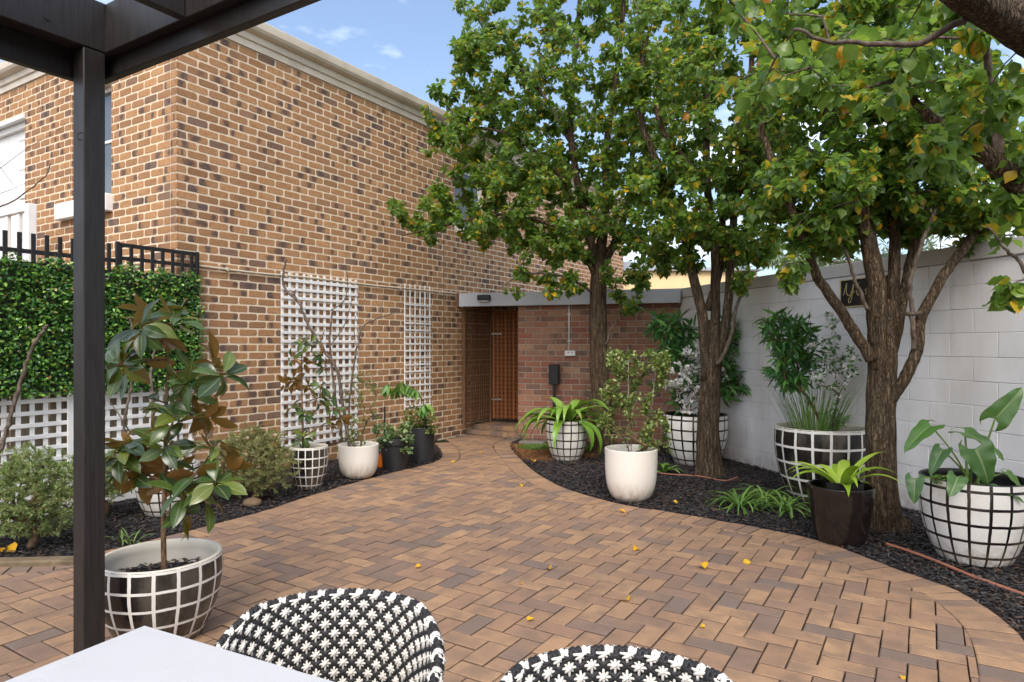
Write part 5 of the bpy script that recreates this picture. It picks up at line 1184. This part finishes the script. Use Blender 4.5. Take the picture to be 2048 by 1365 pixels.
pear_tree('nearest pear tree in view, its trunk forking wide in front of the wall sign', b3,
    [(1775, 1070, .18), (1768, 1040, .128), (1762, 960, .108), (1760, 860, .104), (1762, 780, .106), (1766, 700, .098), (1772, 600, .05)],
    [([(1757, 740, 0), (1752, 620, -.02), (1742, 520, 0), (1730, 440, 0), (1713, 350, 0), (1688, 270, 0), (1665, 200, 0), (1660, 60, 0)], .078, .034), ([(1772, 720, .04), (1786, 600, .08), (1790, 500, .1), (1785, 400, .1), (1780, 300, .1), (1785, 150, .1), (1790, -20, .1)], .05, .026),
     ([(1778, 720, .02), (1808, 600, .05), (1830, 500, .05), (1862, 410, .1), (1895, 340, .1), (1935, 280, .1)], .045, .022), ([(1742, 720, -.05), (1712, 655, -.08), (1678, 600, -.1), (1640, 530, -.1), (1614, 470, -.1), (1582, 390, -.1), (1562, 330, -.1), (1535, 240, -.1)], .044, .024),
     ([(1782, 800, -.05), (1812, 748, -.1), (1832, 690, -.12), (1842, 630, -.12), (1875, 568, -.12), (1920, 502, -.1), (1965, 446, -.1), (2020, 415, -.1)], .046, .03), ([(1828, 700, -.13), (1826, 640, -.16), (1826, 570, -.18), (1844, 500, -.2), (1875, 420, -.2), (1900, 370, -.2)], .02, .012), ([(1735, 620, -.12), (1712, 560, -.15), (1690, 490, -.15), (1650, 420, -.15)], .016, .010)],
    [(1740, 170, 0, 240, 220, 1.0, 340), (1610, 390, -.2, 100, 90, .6, 85), (1860, 360, 0, 140, 100, .7, 110), (1595, 540, -.3, 45, 28, .2, 9), (1750, -60, 0, 260, 90, 1.0, 50), (1990, 440, -.1, 60, 60, .4, 24), (1650, 460, .2, 90, 50, .5, 40), (1850, 440, .3, 110, 40, .5, 40), (1740, 400, .2, 60, 60, .5, 30)], 303, 30, (.052, .092), 300, (),
    [([(1812, 628, -.15), (1826, 628, -.17), (1842, 627, -.18)], .017)], PEAR_HI)
b4 = (3.85, 2.95, 0)
def p4(px, py, d): p = P(px, py, d); return (px, py, d - b4[1])
r_ = rg(9)
near_tips = [tuple(P(r_.uniform(1430, 2060), r_.uniform(-80, 210) ** 1.0, r_.uniform(2.6, 3.9))) for _ in range(66)] + [tuple(P(r_.uniform(1850, 2060), r_.uniform(150, 330), r_.uniform(2.6, 3.6))) for _ in range(22)] + [tuple(P(r_.uniform(2005, 2060), r_.uniform(500, 600), 3.0)) for _ in range(6)] + [tuple(P(r_.uniform(2000, 2070), r_.uniform(330, 480), 3.0)) for _ in range(8)]
pear_tree('pear tree mostly outside the frame, its thick limb crossing the top right corner', b4,
    [(2760, 1343, .2), (2758, 1200, .16), (2755, 1000, .14), (2750, 800, .135), (2740, 600, .14), (2730, 480, .12)],
    [([(2740, 600, 0), (2500, 330, 0), (2280, 180, -.1), (2130, 110, -.3), (2048, 62, -.45), (1960, 15, -.6), (1870, -40, -.7)], .10, .055), ([(2740, 640, 0), (2450, 520, 0), (2200, 440, 0), (2060, 365, .05), (1995, 315, .05), (1930, 288, .1), (1880, 245, .2), (1830, 190, .2)], .07, .016),
     ([(1996, 312, .05), (1988, 240, .05), (1975, 150, .0), (1960, 60, -.1)], .026, .012), ([(1960, 15, -.6), (1850, 60, -.55), (1720, 60, -.5), (1600, 40, -.4)], .014, .006), ([(2060, 560, .05), (2030, 530, .05), (1990, 500, .05), (1965, 470, .05)], .010, .004), ([(2200, 440, 0), (2120, 520, 0), (2060, 560, .05)], .02, .010)],
    [(2500, 150, 0, 350, 250, 1.2, 70)], 404, 21, (.05, .092), 300, near_tips, (), PEAR_HI, 0)
# gum trees beyond the white wall
def gum(lab, x, y, zc, rx, rz, n, seed):
    r_ = rg(seed); o = tag(empty('gum_tree', (x, y, 0)), lab, 'tree', 'pale trees beyond the white wall'); ro = np.array([x, y, 0]); tp = catmull([ro, ro + [.1, 0, zc * .3], ro + [-.1, .1, zc * .7], ro + [.1, 0, zc]], 5); tr = np.linspace(.2, .06, len(tp))
    MB().tube(tp - ro, tr, 12).build('trunk', M['twig'], o, True); br = grow([(tp, tr)], ell((x, y, zc), (rx, rx, rz), n, r_, .3), r_, .4, .1, .08, .008); branch_mesh('branches', br, M['twig'], o, ro, 4)
    foliage(o, ro, NARROW_T, leaf_places(br, 30, r_, .9, (.18, .3), .8, .9, .05), M['gum'], r_)
gum('pale grey green gum tree seen over the white wall left of the sign', 7.3, 17.5, 3.7, 1.9, 1.7, 120, 501)
gum('pale grey green gum tree seen over the white wall right of the third trunk', 11.6, 17.0, 4.0, 2.4, 2.0, 150, 502)

# ================================================================== BEDS: MULCH, LITTER, HOSES, SMALL THINGS
def in_poly(p, poly):
    x, y = p[:, 0], p[:, 1]; c = np.zeros(len(p), bool); n = len(poly)
    for i in range(n):
        a, b = poly[i], poly[(i + 1) % n]; m = ((a[1] > y) != (b[1] > y)); xx = (b[0] - a[0]) * (y - a[1]) / ((b[1] - a[1]) + 1e-12) + a[0]; c ^= m & (x < xx)
    return c
CH = [T([(-.5, -.5, 0), (.5, -.4, 0), (.45, .5, 0), (-.5, .4, 0), (-.4, -.4, .3), (.42, -.3, .42), (.36, .4, .35), (-.45, .3, .28)], [(4, 5, 6, 7), (0, 1, 5, 4), (1, 2, 6, 5), (2, 3, 7, 6), (3, 0, 4, 7)]), T([(-.5, -.3, 0), (.5, -.5, .1), (.5, .4, 0), (-.4, .5, .1), (-.3, 0, .4), (.4, 0, .45)], [(0, 1, 5, 4), (1, 2, 5), (2, 3, 4, 5), (3, 0, 4)])]
def chips(poly, n, box, rng, parent, avoid=None, near=9.6, far=11):
    p = np.stack([rng.uniform(box[0], box[1], n), rng.uniform(box[2], box[3], n)], 1); k = in_poly(p, poly)
    px = 1024 + F_PX * p[:, 0] / np.maximum(p[:, 1], .5); k &= (px > -150) & (px < 2250)
    if avoid is not None: k &= ~avoid(p)
    p = p[k]; m = len(p); d = unit(np.stack([rng.normal(size=m), rng.normal(size=m), rng.normal(size=m) * .22], 1)); s = np.stack([rng.uniform(.006, .016, m), rng.uniform(.018, .055, m), rng.uniform(.005, .014, m)], 1)
    mm = mats4(look(d, unit(np.array([0, 0, 1.0]) + rng.normal(size=(m, 3)) * .3), 0), np.c_[p, rng.uniform(-.006, .014, m)], s)
    tag(link('mulch_chips', join('mulch_chips', CH, rng.integers(0, 2, m), mm, M['mulch'], False), parent), 'black wood chip mulch', kind='stuff')
litc = np.array(G(1090, 902)[:2])
def lit(p): return ((p[:, 0] - litc[0]) / .75) ** 2 + ((p[:, 1] - litc[1]) / .75) ** 2 < 1
chips(BED_R, 60000, (-.3, 4.2, 2.5, 10.4), RNG, bed_r, lit); chips(BED_L, 42000, (-6.5, -.5, 3.8, 10.5), RNG, bed_l)
an = np.linspace(0, 2 * math.pi, 40, endpoint=False); ring = [(litc[0] + .85 * math.cos(a) * (1 + .06 * math.sin(5 * a)), litc[1] + .8 * math.sin(a) * (1 + .05 * math.sin(3 * a))) for a in an]
ring = [p for p in ring if in_poly(np.array([p]), BED_R)[0]]
tag(sheet('leaf_litter', ccw(np.array(ring)), -.001, M['litter']), kind='structure')
lp_ = np.stack([RNG.uniform(litc[0] - .8, litc[0] + .8, 3000), RNG.uniform(litc[1] - .8, litc[1] + .8, 3000)], 1); lp_ = lp_[lit(lp_) & in_poly(lp_, BED_R)]; m_ = len(lp_)
M['littchip'] = m_leaf('dry_litter', [(0, srgb(98, 66, 44)), (.6, srgb(138, 98, 66)), (1, srgb(176, 140, 98))], None, .8, .05, .1, 0)
tag(link('bark_litter', join('bark_litter', CH, RNG.integers(0, 2, m_), mats4(look(unit(RNG.normal(size=(m_, 3)) * [1, 1, .2])), np.c_[lp_, RNG.uniform(0, .008, m_)], np.stack([RNG.uniform(.006, .014, m_), RNG.uniform(.012, .035, m_), RNG.uniform(.004, .01, m_)], 1)), M['littchip'], False)), 'brown bark litter in front of the shed', 'litter', kind='stuff')
gp = []
for (px, py, rx, ry, n) in ((1085, 897, .36, .10, 1500), (1185, 900, .2, .12, 600)):
    c = G(px, py); q = RNG.normal(size=(n, 2)) * .5; q = q[np.linalg.norm(q, axis=1) < 1]; gp.append(np.c_[c.x + q[:, 0] * rx, c.y + q[:, 1] * ry * 2, np.zeros(len(q))])
gp = np.concatenate(gp); gp = gp[in_poly(gp[:, :2], BED_R)]; n_ = len(gp); dd = unit(np.c_[RNG.normal(size=(n_, 2)) * .35, np.ones(n_)])
tag(link('grass_patch', join('grass_patch', NEEDLE_T, RNG.integers(0, 2, n_), mats4(look(dd, unit(RNG.normal(size=(n_, 3)))), gp, np.c_[np.full(n_, .10), RNG.uniform(.035, .07, n_), np.full(n_, .05)]), M['liriope'], True)), 'small patch of short green grass beside the lily pot', 'grass', kind='stuff')
def hose(lab, pts, r=.011):
    p = catmull([tuple(G(a, b, .012)) for a, b in pts], 8); o = MB().tube(p - p[0], r, 10).build('garden_hose', M['hose'], None, True); o.location = p[0]; return tag(o, lab, 'hose', 'brown hoses in the right bed')
hose('terracotta coloured irrigation hose lying along the bed edge at right', [(1772, 1088), (1810, 1100), (1870, 1122), (1950, 1155), (2048, 1190), (2150, 1230)])
hose('thin brown irrigation hose between the plain white pot and second tree', [(1300, 944), (1340, 949), (1400, 953), (1450, 962), (1475, 954)], .008)
bx = tag(empty('light_box', SW(.60, -.12, 0), SRZ), 'black control box on a short stake against the shed wall', 'box')
MB().box((-.075, -.06, .86), (.075, .06, 1.16), .006).build('housing', M['plastic'], bx); MB().box((-.02, -.02, .0), (.02, .02, .86)).build('stake', M['plastic'], bx)
MB().box((-.065, -.063, .90), (.065, -.0605, 1.12), .001).build('door', M['plastic'], bx)
g_ = G(1066, 887); sl = MB().box((-.19, -.10, 0), (.19, .10, .035), .004).build('stepping_slab', M['metal']); sl.location = (g_.x, g_.y, .0); sl.rotation_euler = (0, 0, SRZ); tag(sl, 'flat grey slab lying at the foot of the shed', 'slab')
sk_ = tag(empty('garden_stake', tuple(G(768, 935))), 'thin black stake behind the black plastic pots', 'stake'); MB().tube([(0, 0, 0), (.01, 0, .72)], .010, 8).build('rod', M['plastic'], sk_)
g_ = G(70, 1128); ks = MB().box((-.55, -.05, -.02), (.35, .05, .035), .012).build('kerb_stone', m_plain('dirty_kerb', srgb(112, 98, 78), .9, .25, 9, .6, 60, .2, (srgb(70, 62, 46), 6, .7))); ks.location = (g_.x, g_.y, 0); ks.rotation_euler = (0, 0, R(4)); tag(ks, 'sandstone edging piece in front of the rosemary bush', 'kerb')
g_ = G(505, 1008); st = MB().lathe([(0, 0), (.07, .0), (.10, .03), (.085, .075), (.04, .10), (0, .105)], 12).build('garden_rock', m_plain('brown_rock', srgb(104, 86, 66), .9, .2, 8, .6), None, True); st.location = (g_.x + .03, g_.y - .08, 0); st.scale = (.9, .7, .7); tag(st, 'rounded brown rock under the grey green shrub', 'rock')
# fallen leaves
FL = [tmesh('fallen_leaf', leaf_t([0, .85, 1.0, .55, 0], 1, .8, fo, cu, .10, s), M['yellow'], True) for s, (fo, cu) in enumerate([(.5, .7), (.9, .4), (.3, 1.2), (.7, -.8)])]
fls = [(1258, 1203, .085, 'largest curled yellow leaf lying in the middle of the paving'), (1410, 1140, .07, 'yellow leaf on the paving below the grassy clumps, left of two'), (1502, 1125, .065, 'yellow leaf on the paving below the grassy clumps, right of two'), (1250, 1027, .06, 'yellow leaf on the paving just below the large plain white pot'), (1277, 1098, .06, 'yellow leaf on the paving between the white pot and the biggest leaf'), (1101, 1141, .05, 'small yellow leaf left of the others on the middle paving'), (1045, 1169, .025, 'tiny yellow leaf scrap on the middle paving'), (1054, 1243, .04, 'small yellow leaf on the paving just above the right hand chair rim'), (1411, 1255, .035, 'small yellow leaf on the paving right of the biggest leaf'), (1046, 971, .06, 'orange yellow leaf at the border course of the path'), (990, 894, .06, 'yellow leaf nearest the entry steps'), (961, 907, .055, 'pale yellow leaf lying between two others near the entry steps'), (912, 924, .08, 'yellow leaf on the path near the black plastic pots'), (1066, 922, .07, 'yellow leaf where the mulch starts by the path'), (1800, 1352, .03, 'small brown yellow leaf on the paving near the bottom edge'), (830, 1136, .04, 'small curled leaf on the paving left of the middle'), (1850, 1022, .05, 'orange leaf on the mulch beside the third tree'), (12, 1098, .12, 'large yellow leaf under the rosemary at the left edge'), (1953, 1182, .04, 'small yellow leaf on the mulch below the right edge pot'), (1480, 962, .04, 'yellow leaf at the end of the thin brown hose'), (1095, 893, .06, 'yellow leaf on the grass patch beside the lily pot'), (1345, 1005, .05, 'brownish leaf on the mulch right of the large plain white pot')]
for k, (px, py, s, lab) in enumerate(fls):
    g_ = G(px, py, .004); r0 = rr.uniform(0, 6.3); o = link('fallen_leaf', FL[k % 4]); o.location = (g_.x, g_.y, .005 + s * .07); o.rotation_euler = (rr.uniform(-.35, .35), rr.uniform(-.3, .3), r0); o.scale = (s * 1.15,) * 3
    tag(o, lab or 'small yellow fallen leaf lying flat', 'leaf', 'fallen yellow leaves')
# wood chips on the soil of the near pot
x_, y_, h_ = POTS['mag']; n_ = 420; an = RNG.uniform(0, 6.28, n_); q = np.sqrt(RNG.uniform(0, 1, n_)) * .25
tag(link('pot_mulch', join('pot_mulch', CH, RNG.integers(0, 2, n_), mats4(look(unit(RNG.normal(size=(n_, 3)) * [1, 1, .35])), np.c_[x_ + q * np.cos(an), y_ + q * np.sin(an), h_ * .72 + RNG.uniform(0, .02, n_)], np.stack([RNG.uniform(.008, .018, n_), RNG.uniform(.02, .045, n_), RNG.uniform(.006, .014, n_)], 1)), M['mulch'], False)), 'bark chips on the soil of the near black pot', 'mulch', kind='stuff')
